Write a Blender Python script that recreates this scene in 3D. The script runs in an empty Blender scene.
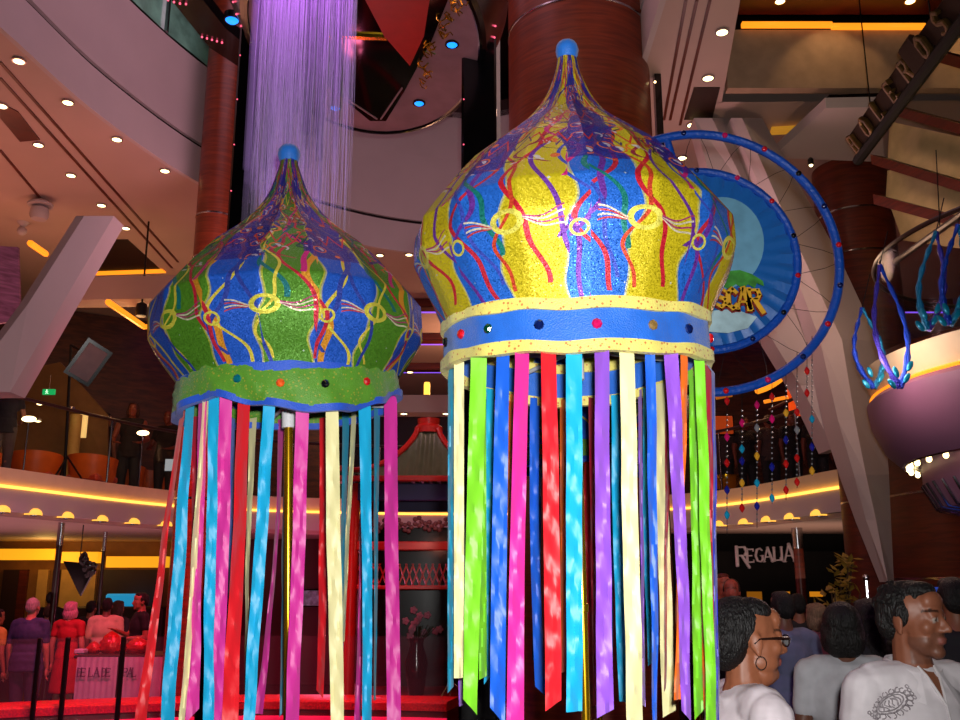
import bpy, math, random
import numpy as np
from mathutils import Vector, Matrix, noise
V = Vector
PI = math.pi
random.seed(7)
SC = bpy.context.scene
COL = SC.collection

# ------------------------------------------------------------------ camera
F = 940.0
PITCH = math.radians(13.5)
EYE = V((0, 0, 1.68))
FWD = V((0, math.cos(PITCH), math.sin(PITCH)))
UP = V((0, -math.sin(PITCH), math.cos(PITCH)))
cam_d = bpy.data.cameras.new('camera')
cam_d.sensor_width = 36.0
cam_d.lens = F / 960 * 36
cam_d.clip_start = 0.05
cam_d.clip_end = 200
cam = bpy.data.objects.new('camera', cam_d)
COL.objects.link(cam)
cam.location = EYE
cam.rotation_euler = (PI / 2 + PITCH, 0, 0)
SC.camera = cam


def at(px, py, Y):
    """world point seen at pixel px,py whose distance along the hall is Y"""
    u, v = (px - 480) / F, (360 - py) / F
    d = V((u, 0, 0)) + FWD + UP * v
    return EYE + d * (Y / d.y)


def atz(px, py, z):
    u, v = (px - 480) / F, (360 - py) / F
    d = V((u, 0, 0)) + FWD + UP * v
    return EYE + d * ((z - EYE.z) / d.z)


def depth(p):
    return (p - EYE).dot(FWD)


def proj(p):
    d = p - EYE
    z = d.dot(FWD)
    return 480 + d.x / z * F, 360 - d.dot(UP) / z * F


# ------------------------------------------------------------------ materials
def lin(c):
    def f(x):
        x /= 255.0
        return x / 12.92 if x <= 0.04045 else ((x + 0.055) / 1.055) ** 2.4
    return (f(c[0]), f(c[1]), f(c[2]), 1.0)


def _new(name):
    m = bpy.data.materials.new(name)
    m.use_nodes = True
    nt = m.node_tree
    return m, nt, nt.nodes['Principled BSDF']


def mat(name, c, rough=0.6, metal=0.0, vary=0.12, scale=6.0, spec=0.5, bump=0.0, bscale=40.0, coat=0.0, stretch=(1, 1, 1), sheen=0.0):
    m, nt, b = _new(name)
    b.inputs['Roughness'].default_value = rough
    b.inputs['Metallic'].default_value = metal
    b.inputs['Specular IOR Level'].default_value = spec
    if coat:
        b.inputs['Coat Weight'].default_value = coat
        b.inputs['Coat Roughness'].default_value = 0.08
    if sheen:
        b.inputs['Sheen Weight'].default_value = sheen
    tc = nt.nodes.new('ShaderNodeTexCoord')
    mp = nt.nodes.new('ShaderNodeMapping')
    mp.inputs['Scale'].default_value = stretch
    nt.links.new(tc.outputs['Object'], mp.inputs['Vector'])
    n = nt.nodes.new('ShaderNodeTexNoise')
    n.inputs['Scale'].default_value = scale
    n.inputs['Detail'].default_value = 4
    nt.links.new(mp.outputs['Vector'], n.inputs['Vector'])
    r = nt.nodes.new('ShaderNodeValToRGB')
    L = lin(c)
    r.color_ramp.elements[0].position = 0.3
    r.color_ramp.elements[1].position = 0.7
    r.color_ramp.elements[0].color = tuple(x * (1 - vary) for x in L[:3]) + (1,)
    r.color_ramp.elements[1].color = tuple(min(1, x * (1 + vary)) for x in L[:3]) + (1,)
    nt.links.new(n.outputs['Fac'], r.inputs['Fac'])
    nt.links.new(r.outputs['Color'], b.inputs['Base Color'])
    if bump:
        n2 = nt.nodes.new('ShaderNodeTexNoise')
        n2.inputs['Scale'].default_value = bscale
        nt.links.new(mp.outputs['Vector'], n2.inputs['Vector'])
        bp = nt.nodes.new('ShaderNodeBump')
        bp.inputs['Strength'].default_value = bump
        bp.inputs['Distance'].default_value = 0.02
        nt.links.new(n2.outputs['Fac'], bp.inputs['Height'])
        nt.links.new(bp.outputs['Normal'], b.inputs['Normal'])
    return m


def emit(name, c, s):
    m, nt, b = _new(name)
    b.inputs['Base Color'].default_value = lin(c)
    b.inputs['Emission Color'].default_value = lin(c)
    b.inputs['Emission Strength'].default_value = s
    return m


def wood(name, c0, c1, rough=0.35, scale=(1, 1, 9)):
    m, nt, b = _new(name)
    b.inputs['Roughness'].default_value = rough
    tc = nt.nodes.new('ShaderNodeTexCoord')
    mp = nt.nodes.new('ShaderNodeMapping')
    mp.inputs['Scale'].default_value = scale
    n = nt.nodes.new('ShaderNodeTexNoise')
    n.inputs['Scale'].default_value = 2.2
    n.inputs['Detail'].default_value = 8
    n.inputs['Distortion'].default_value = 0.8
    r = nt.nodes.new('ShaderNodeValToRGB')
    r.color_ramp.elements[0].position = 0.35
    r.color_ramp.elements[1].position = 0.68
    r.color_ramp.elements[0].color = lin(c0)
    r.color_ramp.elements[1].color = lin(c1)
    nt.links.new(tc.outputs['Object'], mp.inputs['Vector'])
    nt.links.new(mp.outputs['Vector'], n.inputs['Vector'])
    nt.links.new(n.outputs['Fac'], r.inputs['Fac'])
    nt.links.new(r.outputs['Color'], b.inputs['Base Color'])
    return m


def glass(name, c=(30, 34, 36), alpha=0.07, rough=0.05):
    m, nt, b = _new(name)
    b.inputs['Base Color'].default_value = lin(c)
    b.inputs['Roughness'].default_value = rough
    b.inputs['Alpha'].default_value = alpha
    n = nt.nodes.new('ShaderNodeTexNoise')
    n.inputs['Scale'].default_value = 3
    r = nt.nodes.new('ShaderNodeMapRange')
    r.inputs['To Min'].default_value = rough
    r.inputs['To Max'].default_value = rough + 0.08
    nt.links.new(n.outputs['Fac'], r.inputs['Value'])
    nt.links.new(r.outputs['Result'], b.inputs['Roughness'])
    return m


# ------------------------------------------------------------------ mesh building
class MB:
    def __init__(s):
        s.v, s.f, s.m, s.uv = [], [], [], {}

    def add(s, vs, fs, mi=0):
        o = len(s.v)
        s.v += [V(p) for p in vs]
        for f in fs:
            s.f.append(tuple(i + o for i in f))
            s.m.append(mi)
        return o

    def box(s, c, size, rz=0.0, mi=0, M=None):
        hx, hy, hz = size[0] / 2, size[1] / 2, size[2] / 2
        R = M if M is not None else Matrix.Rotation(rz, 3, 'Z')
        vs = [V(c) + R @ V((x * hx, y * hy, z * hz)) for x in (-1, 1) for y in (-1, 1) for z in (-1, 1)]
        s.add(vs, [(0, 1, 3, 2), (4, 6, 7, 5), (0, 4, 5, 1), (2, 3, 7, 6), (0, 2, 6, 4), (1, 5, 7, 3)], mi)
        return s

    def bevbox(s, c, size, b=0.02, rz=0.0, mi=0, M=None):
        """box with chamfered edges (octagon-like in each section)"""
        R = M if M is not None else Matrix.Rotation(rz, 3, 'Z')
        h = [size[i] / 2 for i in range(3)]
        b = min(b, min(h) * 0.9)
        vs, idx = [], {}
        for sx in (-1, 1):
            for sy in (-1, 1):
                for sz in (-1, 1):
                    for a in range(3):
                        p = [sx * (h[0] - b), sy * (h[1] - b), sz * (h[2] - b)]
                        p[a] = (sx, sy, sz)[a] * h[a]
                        idx[(sx, sy, sz, a)] = len(vs)
                        vs.append(V(c) + R @ V(p))
        fs = []
        for a in range(3):
            o = [i for i in range(3) if i != a]
            for sg in (-1, 1):
                q = []
                for t in ((-1, -1), (1, -1), (1, 1), (-1, 1)):
                    k = [0, 0, 0]
                    k[a] = sg
                    k[o[0]], k[o[1]] = t
                    q.append(idx[(k[0], k[1], k[2], a)])
                fs.append(tuple(q))
            for t in ((-1, -1), (1, -1), (1, 1), (-1, 1)):
                k0, k1 = [0, 0, 0], [0, 0, 0]
                k0[a], k1[a] = -1, 1
                for k in (k0, k1):
                    k[o[0]], k[o[1]] = t
                fs.append((idx[(*k0, o[0])], idx[(*k1, o[0])], idx[(*k1, o[1])], idx[(*k0, o[1])]))
        for sx in (-1, 1):
            for sy in (-1, 1):
                for sz in (-1, 1):
                    fs.append(tuple(idx[(sx, sy, sz, a)] for a in range(3)))
        s.add(vs, fs, mi)
        return s

    def tube(s, path, r, n=8, mi=0, cap=True, flat=1.0, closed=False):
        path = [V(p) for p in path]
        L = len(path)
        rs = r if isinstance(r, (list, tuple)) else [r] * L
        prev = None
        base = len(s.v)
        for i, p in enumerate(path):
            if closed:
                t = path[(i + 1) % L] - path[i - 1]
            else:
                t = path[min(i + 1, L - 1)] - path[max(i - 1, 0)]
            t.normalize()
            if prev is None:
                a = V((0, 0, 1)) if abs(t.z) < 0.9 else V((1, 0, 0))
                x = t.cross(a).normalized()
            else:
                x = (prev - t * prev.dot(t)).normalized()
            prev = x
            y = t.cross(x)
            for k in range(n):
                a = 2 * PI * k / n
                s.v.append(p + x * math.cos(a) * rs[i] + y * math.sin(a) * rs[i] * flat)
        for i in range(L if closed else L - 1):
            j = (i + 1) % L
            for k in range(n):
                k2 = (k + 1) % n
                s.f.append((base + i * n + k, base + i * n + k2, base + j * n + k2, base + j * n + k))
                s.m.append(mi)
        if cap and not closed:
            s.f.append(tuple(base + k for k in reversed(range(n))))
            s.f.append(tuple(base + (L - 1) * n + k for k in range(n)))
            s.m += [mi, mi]
        return s

    def lathe(s, c, prof, n=32, mi=0, cap=True, a0=0.0, a1=2 * PI, sx=1.0, sy=1.0):
        c = V(c)
        full = abs(a1 - a0 - 2 * PI) < 1e-6
        cols = n if full else n + 1
        base = len(s.v)
        for (r, z) in prof:
            for k in range(cols):
                a = a0 + (a1 - a0) * k / n
                s.v.append(c + V((math.cos(a) * r * sx, math.sin(a) * r * sy, z)))
        for i in range(len(prof) - 1):
            for k in range(n):
                k2 = (k + 1) % cols
                s.f.append((base + i * cols + k, base + i * cols + k2, base + (i + 1) * cols + k2, base + (i + 1) * cols + k))
                s.m.append(mi)
        if cap and full:
            s.f.append(tuple(base + k for k in reversed(range(cols))))
            s.f.append(tuple(base + (len(prof) - 1) * cols + k for k in range(cols)))
            s.m += [mi, mi]
        return s

    def ell(s, c, r, n=14, k=10, M=None, mi=0):
        c = V(c)
        if not isinstance(r, (tuple, list)):
            r = (r, r, r)
        R = M if M is not None else Matrix.Identity(3)
        vs = [c + R @ V((0, 0, -r[2]))]
        for i in range(1, k):
            p = -PI / 2 + PI * i / k
            for j in range(n):
                a = 2 * PI * j / n
                vs.append(c + R @ V((math.cos(p) * math.cos(a) * r[0], math.cos(p) * math.sin(a) * r[1], math.sin(p) * r[2])))
        vs.append(c + R @ V((0, 0, r[2])))
        fs = [(0, 1 + (j + 1) % n, 1 + j) for j in range(n)]
        for i in range(k - 2):
            for j in range(n):
                a, b2 = 1 + i * n + j, 1 + i * n + (j + 1) % n
                fs.append((a, b2, b2 + n, a + n))
        t = len(vs) - 1
        o = 1 + (k - 2) * n
        fs += [(o + j, o + (j + 1) % n, t) for j in range(n)]
        s.add(vs, fs, mi)
        return s

    def cap(s, p0, p1, r0, r1, n=12, fl=1.0, mi=0):
        """tapered capsule"""
        p0, p1 = V(p0), V(p1)
        t = (p1 - p0)
        L = t.length
        if L < 1e-6:
            return s.ell(p0, max(r0, r1))
        t /= L
        path, rs = [], []
        for i in range(4):
            a = PI / 2 * (1 - i / 4)
            path.append(p0 - t * r0 * math.sin(a)); rs.append(max(r0 * math.cos(a), r0 * 0.05))
        path.append(p0); rs.append(r0)
        path.append(p1); rs.append(r1)
        for i in range(1, 5):
            a = PI / 2 * i / 4
            path.append(p1 + t * r1 * math.sin(a)); rs.append(max(r1 * math.cos(a), r1 * 0.05))
        return s.tube(path, rs, n=n, mi=mi, flat=fl)

    def prism(s, pts, d, mi=0):
        pts = [V(p) for p in pts]
        d = V(d)
        n = len(pts)
        vs = pts + [p + d for p in pts]
        fs = [tuple(reversed(range(n))), tuple(range(n, 2 * n))]
        fs += [(i, (i + 1) % n, n + (i + 1) % n, n + i) for i in range(n)]
        s.add(vs, fs, mi)
        return s

    def strip(s, A, B, mi=0):
        o = len(s.v)
        n = len(A)
        s.v += [V(p) for p in A] + [V(p) for p in B]
        for i in range(n - 1):
            s.f.append((o + i, o + i + 1, o + n + i + 1, o + n + i))
            s.m.append(mi)
        return s

    def mesh(s, name, org=V((0, 0, 0)), smooth=True, fix=True):
        me = bpy.data.meshes.new(name)
        me.from_pydata([tuple(p - org) for p in s.v], [], s.f)
        me.validate()
        if fix:
            import bmesh
            bm = bmesh.new()
            bm.from_mesh(me)
            bmesh.ops.recalc_face_normals(bm, faces=bm.faces)
            bm.to_mesh(me)
            bm.free()
        if smooth:
            me.polygons.foreach_set('use_smooth', [True] * len(me.polygons))
            try:
                me.set_sharp_from_angle(angle=math.radians(35))
            except Exception:
                pass
        return me

    def build(s, name, m, parent=None, org=None, smooth=True, fix=True):
        if org is None:
            org = V(parent['_org']) if parent is not None and '_org' in parent else None
        top = parent is None
        if org is None:
            xs = [p.x for p in s.v]; ys = [p.y for p in s.v]; zs = [p.z for p in s.v]
            org = V(((min(xs) + max(xs)) / 2, (min(ys) + max(ys)) / 2, min(zs)))
        me = s.mesh(name, org, smooth, fix)
        ms = m if isinstance(m, (list, tuple)) else [m]
        for x in ms:
            me.materials.append(x)
        if len(ms) > 1 and len(me.polygons) == len(s.m):
            me.polygons.foreach_set('material_index', s.m)
        o = bpy.data.objects.new(name, me)
        COL.objects.link(o)
        ORG[o.name] = org
        if top:
            o.location = org
        else:
            o.parent = parent
        return o


ORG = {}


class _P(dict):
    pass


def tag(o, label=None, cat=None, group=None, kind=None):
    if label: o['label'] = label
    if cat: o['category'] = cat
    if group: o['group'] = group
    if kind: o['kind'] = kind
    return o


def thing(name, loc, label, cat, group=None, kind=None):
    o = bpy.data.objects.new(name, None)
    COL.objects.link(o)
    o.location = loc
    o.empty_display_size = 0.1
    ORG[o.name] = V(loc)
    return tag(o, label, cat, group, kind)


def part(mb, name, m, parent, label=None, smooth=True, fix=True):
    """child mesh given in world coordinates; parents are unrotated"""
    p = parent
    org = V(ORG[p.name])
    o = mb.build(name, m, parent, org=org, smooth=smooth, fix=fix)
    ORG[o.name] = org
    if label:
        o['label'] = label
    return o


def struct(mb, name, m, label=None, cat=None, smooth=True, fix=True):
    o = mb.build(name, m, smooth=smooth, fix=fix)
    o['kind'] = 'structure'
    if label: o['label'] = label
    if cat: o['category'] = cat
    return o


def dup(o, parent=None):
    c = o.copy()
    COL.objects.link(c)
    if parent is not None:
        c.parent = parent
    for ch in list(o.children):
        dup(ch, c)
    return c


def catmull(pts, n):
    """smooth polyline through points, n samples a segment"""
    pts = [V(p) for p in pts]
    out = []
    for i in range(len(pts) - 1):
        p0 = pts[max(i - 1, 0)]; p1 = pts[i]; p2 = pts[i + 1]; p3 = pts[min(i + 2, len(pts) - 1)]
        for k in range(n):
            t = k / n
            out.append(0.5 * ((2 * p1) + (p2 - p0) * t + (2 * p0 - 5 * p1 + 4 * p2 - p3) * t * t + (3 * p1 - p0 - 3 * p2 + p3) * t ** 3))
    out.append(pts[-1].copy())
    return out


def remesh(mb, voxel, smooth=4, name='m'):
    me = mb.mesh(name, smooth=False)
    o = bpy.data.objects.new(name, me)
    COL.objects.link(o)
    r = o.modifiers.new('r', 'REMESH'); r.mode = 'VOXEL'; r.voxel_size = voxel
    if smooth:
        q = o.modifiers.new('s', 'SMOOTH'); q.factor = 0.5; q.iterations = smooth
    dg = bpy.context.evaluated_depsgraph_get()
    dg.update()
    out = bpy.data.meshes.new_from_object(o.evaluated_get(dg))
    bpy.data.objects.remove(o)
    bpy.data.meshes.remove(me)
    out.polygons.foreach_set('use_smooth', [True] * len(out.polygons))
    return out


def light(kind, name, loc, energy, color=(1, 1, 1), radius=0.05, target=None, angle=60, blend=0.6, size=None):
    d = bpy.data.lights.new(name, kind)
    d.energy = energy
    d.color = color
    if kind == 'AREA':
        d.shape = 'RECTANGLE'
        d.size, d.size_y = size
    else:
        d.shadow_soft_size = radius
    if kind == 'SPOT':
        d.spot_size = math.radians(angle)
        d.spot_blend = blend
    o = bpy.data.objects.new(name, d)
    COL.objects.link(o)
    o.location = loc
    if target is not None:
        o.rotation_euler = (V(target) - V(loc)).to_track_quat('-Z', 'Y').to_euler()
    return o


# node expression helper -------------------------------------------------
class E:
    nt = None

    def __init__(s, sock): s.s = sock

    @staticmethod
    def op(o, *a, clamp=False):
        n = E.nt.nodes.new('ShaderNodeMath')
        n.operation = o
        n.use_clamp = clamp
        for i, x in enumerate(a):
            if isinstance(x, E): E.nt.links.new(x.s, n.inputs[i])
            else: n.inputs[i].default_value = x
        return E(n.outputs[0])

    def __add__(s, o): return E.op('ADD', s, o)
    __radd__ = __add__
    def __sub__(s, o): return E.op('SUBTRACT', s, o)
    def __rsub__(s, o): return E.op('SUBTRACT', o, s)
    def __mul__(s, o): return E.op('MULTIPLY', s, o)
    __rmul__ = __mul__
    def __lt__(s, o): return E.op('LESS_THAN', s, o)
    def __gt__(s, o): return E.op('GREATER_THAN', s, o)
    def abs(s): return E.op('ABSOLUTE', s)
    def sin(s): return E.op('SINE', s)
    def fl(s): return E.op('FLOOR', s)
    def mod(s, o): return E.op('FLOORED_MODULO', s, o)
    def sq(s): return E.op('SQRT', s)


def mixc(fac, a, b):
    n = E.nt.nodes.new('ShaderNodeMix')
    n.data_type = 'RGBA'
    for i, x in ((0, fac),):
        if isinstance(x, E): E.nt.links.new(x.s, n.inputs[0])
        else: n.inputs[0].default_value = x
    for i, x in ((6, a), (7, b)):
        if isinstance(x, E): E.nt.links.new(x.s, n.inputs[i])
        else: n.inputs[i].default_value = x
    return E(n.outputs[2])
# ------------------------------------------------------------------ the carried parade lanterns
def fabric(name, cA, cB, lines, ring_c, phase=0.0, zig=(60, 20, 90)):
    """printed glitter cloth: two kinds of wavy panels, streamers, stars, hoops, crescents"""
    m, nt, b = _new(name)
    E.nt = nt
    uvn = nt.nodes.new('ShaderNodeUVMap'); uvn.uv_map = 'UVMap'
    sep = nt.nodes.new('ShaderNodeSeparateXYZ')
    nt.links.new(uvn.outputs[0], sep.inputs[0])
    u, v = E(sep.outputs[0]), E(sep.outputs[1])
    u = u + phase
    us = u + 0.09 * (v * 17.0).sin() + 0.05 * (v * 41.0 + u * 2.0).sin()
    par = us.mod(2.0)
    isB = par > 1.0
    col = mixc(isB, lin(cA), lin(cB))
    edge = E.op('MINIMUM', (par - 1.0).abs(), E.op('MINIMUM', par.abs(), (par - 2.0).abs()))
    col = mixc((edge < 0.03) * 0.6, col, lin(ring_c))
    # stars on every panel
    cmb = nt.nodes.new('ShaderNodeCombineXYZ')
    nt.links.new((u * 3.2).s, cmb.inputs[0]); nt.links.new((v * 20.0).s, cmb.inputs[1])
    vo = nt.nodes.new('ShaderNodeTexVoronoi'); vo.inputs['Scale'].default_value = 1.0
    vo.feature = 'F1'; vo.distance = 'MINKOWSKI'; vo.inputs['Exponent'].default_value = 0.55
    nt.links.new(cmb.outputs[0], vo.inputs['Vector'])
    col = mixc((E(vo.outputs['Distance']) < 0.2) * 0.75, col, lin((205, 215, 220)))
    # streamers: colour, offset, amplitude, frequency, phase, width, v0, v1, period
    for (c, p0, am, fr, ph, w, v0, v1) in lines:
        x = (u - p0 - 1.25 * am * (v * (fr * 1.55) + ph).sin() - 0.45 * am * (v * (fr * 3.7) + ph * 2 + (u * 0.5).fl() * 1.7).sin()).mod(2.0) - 1.0
        k = (x.abs() < w) * (v > v0) * (v < v1)
        col = mixc(k, col, lin(c))
    # hoops with whiskers beside them
    x = (u - 0.1).mod(2.0) - 1.0
    y = (v - 0.20) * 9.0
    rr = (x * x + y * y).sq()
    col = mixc((rr > 0.17) * (rr < 0.27), col, lin(ring_c))
    for sl in (-0.32, -0.12, 0.1, 0.3):
        d = (y - (x - 0.2) * sl - 0.06 * (x * 9.0).sin()).abs()
        col = mixc((d < 0.02) * (x > 0.25) * (x < 0.85), col, lin((215, 205, 180) if sl in (-.32, .1) else (170, 60, 110)))
        d = (y + (x + 0.2) * sl - 0.05 * (x * 8.0).sin()).abs()
        col = mixc((d < 0.02) * (x < -0.25) * (x > -0.7), col, lin((215, 205, 180) if sl in (-.12, .3) else (190, 60, 60)))
    x = (u - 1.15).mod(2.0) - 1.0
    y2 = (v - 0.17) * 9.0
    rr = (x * x * 1.6 + y2 * y2).sq()
    col = mixc((rr > 0.13) * (rr < 0.19), col, lin(ring_c))
    # upper part: painted facet shade, then busy print of crescents and zigzags
    cm2 = nt.nodes.new('ShaderNodeCombineXYZ')
    nt.links.new((u * 2.2).s, cm2.inputs[0]); nt.links.new((v * 19.0).s, cm2.inputs[1])
    v2 = nt.nodes.new('ShaderNodeTexVoronoi'); v2.inputs['Scale'].default_value = 1.0
    nt.links.new(cm2.outputs[0], v2.inputs['Vector'])
    dd = E(v2.outputs['Distance'])
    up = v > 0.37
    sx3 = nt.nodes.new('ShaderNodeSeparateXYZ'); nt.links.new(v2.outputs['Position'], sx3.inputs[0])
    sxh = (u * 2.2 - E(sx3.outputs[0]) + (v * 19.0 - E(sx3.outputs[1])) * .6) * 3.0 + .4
    navy = mixc((1.0 - isB) * up * 0.85, col, lin((48, 36, 140)))  # violet on blue panels: shade of the tilted facets put into the colour
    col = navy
    col = mixc(up * (dd > 0.18) * (dd < 0.28) * (sxh > 0.45) * 0.8, col, lin((215, 205, 215)))
    sx2 = nt.nodes.new('ShaderNodeSeparateXYZ'); nt.links.new(v2.outputs['Color'], sx2.inputs[0])
    hue = E(sx2.outputs[0])
    col = mixc(up * (dd > 0.33) * (dd < 0.40) * (hue > 0.5), col, lin((225, 110, 40)))
    zz = ((u * 2.5).mod(1.0) - 0.5).abs() * 0.13
    for (off, c, w) in ((0.44, zig, 0.006), (0.52, (205, 50, 40), 0.007), (0.60, zig, 0.006), (0.68, (190, 35, 50), 0.008), (0.76, (230, 200, 70), 0.007), (0.84, (150, 40, 90), 0.008), (0.91, (190, 35, 50), 0.008)):
        d = (v - off - zz * (1.0 if off not in (0.52, 0.68, 0.84) else -1.0)).abs()
        col = mixc((d < w) * ((u * 0.77 + off * 5).mod(1.0) > 0.35), col, lin(c))
    # glitter
    g = nt.nodes.new('ShaderNodeTexVoronoi'); g.inputs['Scale'].default_value = 520
    tc = nt.nodes.new('ShaderNodeTexCoord'); nt.links.new(tc.outputs['Object'], g.inputs['Vector'])
    gs = nt.nodes.new('ShaderNodeSeparateXYZ'); nt.links.new(g.outputs['Color'], gs.inputs[0])
    sp = E(gs.outputs[1]) > 0.80
    nt.links.new((0.50 - 0.22 * sp).s, b.inputs['Roughness'])
    nt.links.new((0.34 + 0.4 * sp).s, b.inputs['Metallic'])
    b.inputs['Specular IOR Level'].default_value = 0.6
    vm = nt.nodes.new('ShaderNodeVectorMath'); vm.operation = 'SUBTRACT'
    nt.links.new(g.outputs['Color'], vm.inputs[0]); vm.inputs[1].default_value = (0.5, 0.5, 0.5)
    vs = nt.nodes.new('ShaderNodeVectorMath'); vs.operation = 'SCALE'; vs.inputs['Scale'].default_value = 0.5
    nt.links.new(vm.outputs[0], vs.inputs[0])
    ge = nt.nodes.new('ShaderNodeNewGeometry')
    va = nt.nodes.new('ShaderNodeVectorMath'); va.operation = 'ADD'
    nt.links.new(ge.outputs['Normal'], va.inputs[0]); nt.links.new(vs.outputs[0], va.inputs[1])
    vn = nt.nodes.new('ShaderNodeVectorMath'); vn.operation = 'NORMALIZE'
    nt.links.new(va.outputs[0], vn.inputs[0]); nt.links.new(vn.outputs[0], b.inputs['Normal'])
    nt.links.new(col.s, b.inputs['Base Color'])
    return m


def cloth(name, c, dots=None):
    m = mat(name, c, rough=0.5, vary=0.08, scale=25, bump=0.25, bscale=260, sheen=0.2)
    if dots:
        nt = m.node_tree
        E.nt = nt
        b = nt.nodes['Principled BSDF']
        src = b.inputs['Base Color'].links[0].from_socket
        tc = nt.nodes.new('ShaderNodeTexCoord')
        vo = nt.nodes.new('ShaderNodeTexVoronoi'); vo.inputs['Scale'].default_value = 75
        nt.links.new(tc.outputs['Object'], vo.inputs['Vector'])
        col = mixc((E(vo.outputs['Distance']) < 0.26) * 0.8, E(src), lin(dots))
        nt.links.new(col.s, b.inputs['Base Color'])
    return m


LINES_Y = [((205, 30, 50), .35, .20, 9, 0.5, .045, .04, .93), ((200, 40, 60), 1.55, .28, 8, 2.2, .045, .02, .9),
           ((215, 35, 130), .85, .22, 11, 1.2, .05, .30, .95), ((110, 50, 160), 1.25, .26, 10, 3.0, .05, .15, .97),
           ((20, 125, 115), 1.6, .24, 10, 5.2, .045, .12, .9), ((60, 80, 190), 1.35, .30, 7, .6, .035, .05, .9),
           ((210, 70, 40), .05, .15, 12, 2.4, .035, .03, .6), ((150, 40, 60), .60, .35, 15, 1.0, .04, .36, 1.0), ((40, 34, 60), .2, .5, 13, 2.0, .04, .38, 1.0), ((60, 40, 130), .5, .7, 9, 1.0, .07, .40, 1.0), ((200, 30, 50), 1.9, .8, 11, 2.6, .045, .42, 1.0), ((70, 60, 50), 1.4, .7, 17, 5.0, .03, .38, .9), ((60, 50, 140), 1.5, .4, 12, 3.6, .06, .45, 1.0), ((215, 40, 60), 1.1, .5, 14, 4.0, .035, .38, .98), ((225, 120, 40), 1.75, .3, 16, .4, .04, .36, .8), ((110, 50, 160), .9, .3, 6, 1.4, .04, .0, .45)]
LINES_G = [((225, 150, 40), 1.05, .16, 9, 0.5, .07, .02, .95), ((225, 205, 70), 1.55, .28, 8, 2.2, .04, .02, .9),
           ((215, 35, 130), .65, .20, 11, 1.2, .055, .30, .95), ((50, 70, 170), 1.35, .22, 9, 3.0, .05, .05, .9),
           ((20, 115, 120), .30, .22, 10, 5.2, .05, .22, .9), ((200, 35, 60), .80, .30, 7, .6, .04, .03, .5),
           ((225, 205, 70), .15, .15, 12, 2.4, .03, .03, .8), ((170, 40, 60), .60, .35, 15, 1.0, .045, .36, 1.0), ((40, 34, 70), .2, .5, 13, 2.0, .04, .38, 1.0), ((60, 40, 130), .5, .7, 9, 1.0, .08, .40, 1.0), ((200, 30, 60), 1.9, .8, 11, 2.6, .045, .42, 1.0), ((40, 90, 60), 1.4, .7, 17, 5.0, .05, .38, .9), ((50, 46, 140), 1.5, .4, 12, 3.6, .08, .45, 1.0), ((215, 40, 70), 1.1, .5, 14, 4.0, .035, .38, .98), ((235, 130, 40), 1.75, .3, 16, .4, .05, .36, .8), ((50, 70, 170), 1.9, .2, 6, 1.4, .04, .0, .45)]
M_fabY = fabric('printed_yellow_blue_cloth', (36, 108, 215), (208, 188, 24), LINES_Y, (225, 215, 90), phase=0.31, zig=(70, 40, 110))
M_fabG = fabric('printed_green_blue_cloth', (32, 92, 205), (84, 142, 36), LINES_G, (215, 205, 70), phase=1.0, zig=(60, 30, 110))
M_knob = cloth('blue_glitter_cloth', (25, 105, 200))
M_bandB = cloth('royal_blue_glitter_cloth', (24, 100, 205))
M_trimY = cloth('yellow_dotted_braid', (228, 214, 110), dots=(190, 80, 40))
M_bandG = cloth('green_glitter_cloth', (82, 140, 30), dots=(150, 150, 40))
M_trimB = cloth('blue_edging_cloth', (30, 80, 195))
M_lining = mat('grey_lining_cloth', (170, 168, 170), 0.8)
M_brass = mat('polished_brass', (215, 165, 30), 0.22, metal=0.9, vary=.05)
M_sock = mat('white_plastic', (215, 215, 220), 0.5)


def satin(name, c):
    m, nt, b = _new(name)
    E.nt = nt
    b.inputs['Roughness'].default_value = 0.46
    b.inputs['Specular IOR Level'].default_value = 0.45
    b.inputs['Sheen Weight'].default_value = 0.25
    tc = nt.nodes.new('ShaderNodeTexCoord')
    mp = nt.nodes.new('ShaderNodeMapping')
    mp.inputs['Scale'].default_value = (12, 12, 6)
    mp.inputs['Rotation'].default_value = (0, 0.5, 0.2)
    nt.links.new(tc.outputs['Object'], mp.inputs['Vector'])
    n = nt.nodes.new('ShaderNodeTexNoise'); n.inputs['Scale'].default_value = 1.0; n.inputs['Detail'].default_value = 3
    n.inputs['Distortion'].default_value = 1.2
    nt.links.new(mp.outputs['Vector'], n.inputs['Vector'])
    bp = nt.nodes.new('ShaderNodeBump'); bp.inputs['Strength'].default_value = 0.17; bp.inputs['Distance'].default_value = 0.02
    nt.links.new(n.outputs['Fac'], bp.inputs['Height']); nt.links.new(bp.outputs['Normal'], b.inputs['Normal'])
    n3 = nt.nodes.new('ShaderNodeTexNoise'); n3.inputs['Scale'].default_value = 300
    nt.links.new(tc.outputs['Object'], n3.inputs['Vector'])
    L = lin(c)
    col = mixc(E(n3.outputs['Fac']) * 0.3, L, tuple(min(1, x * 1.25) for x in L[:3]) + (1,))
    nt.links.new(col.s, b.inputs['Base Color'])
    return m


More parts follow.
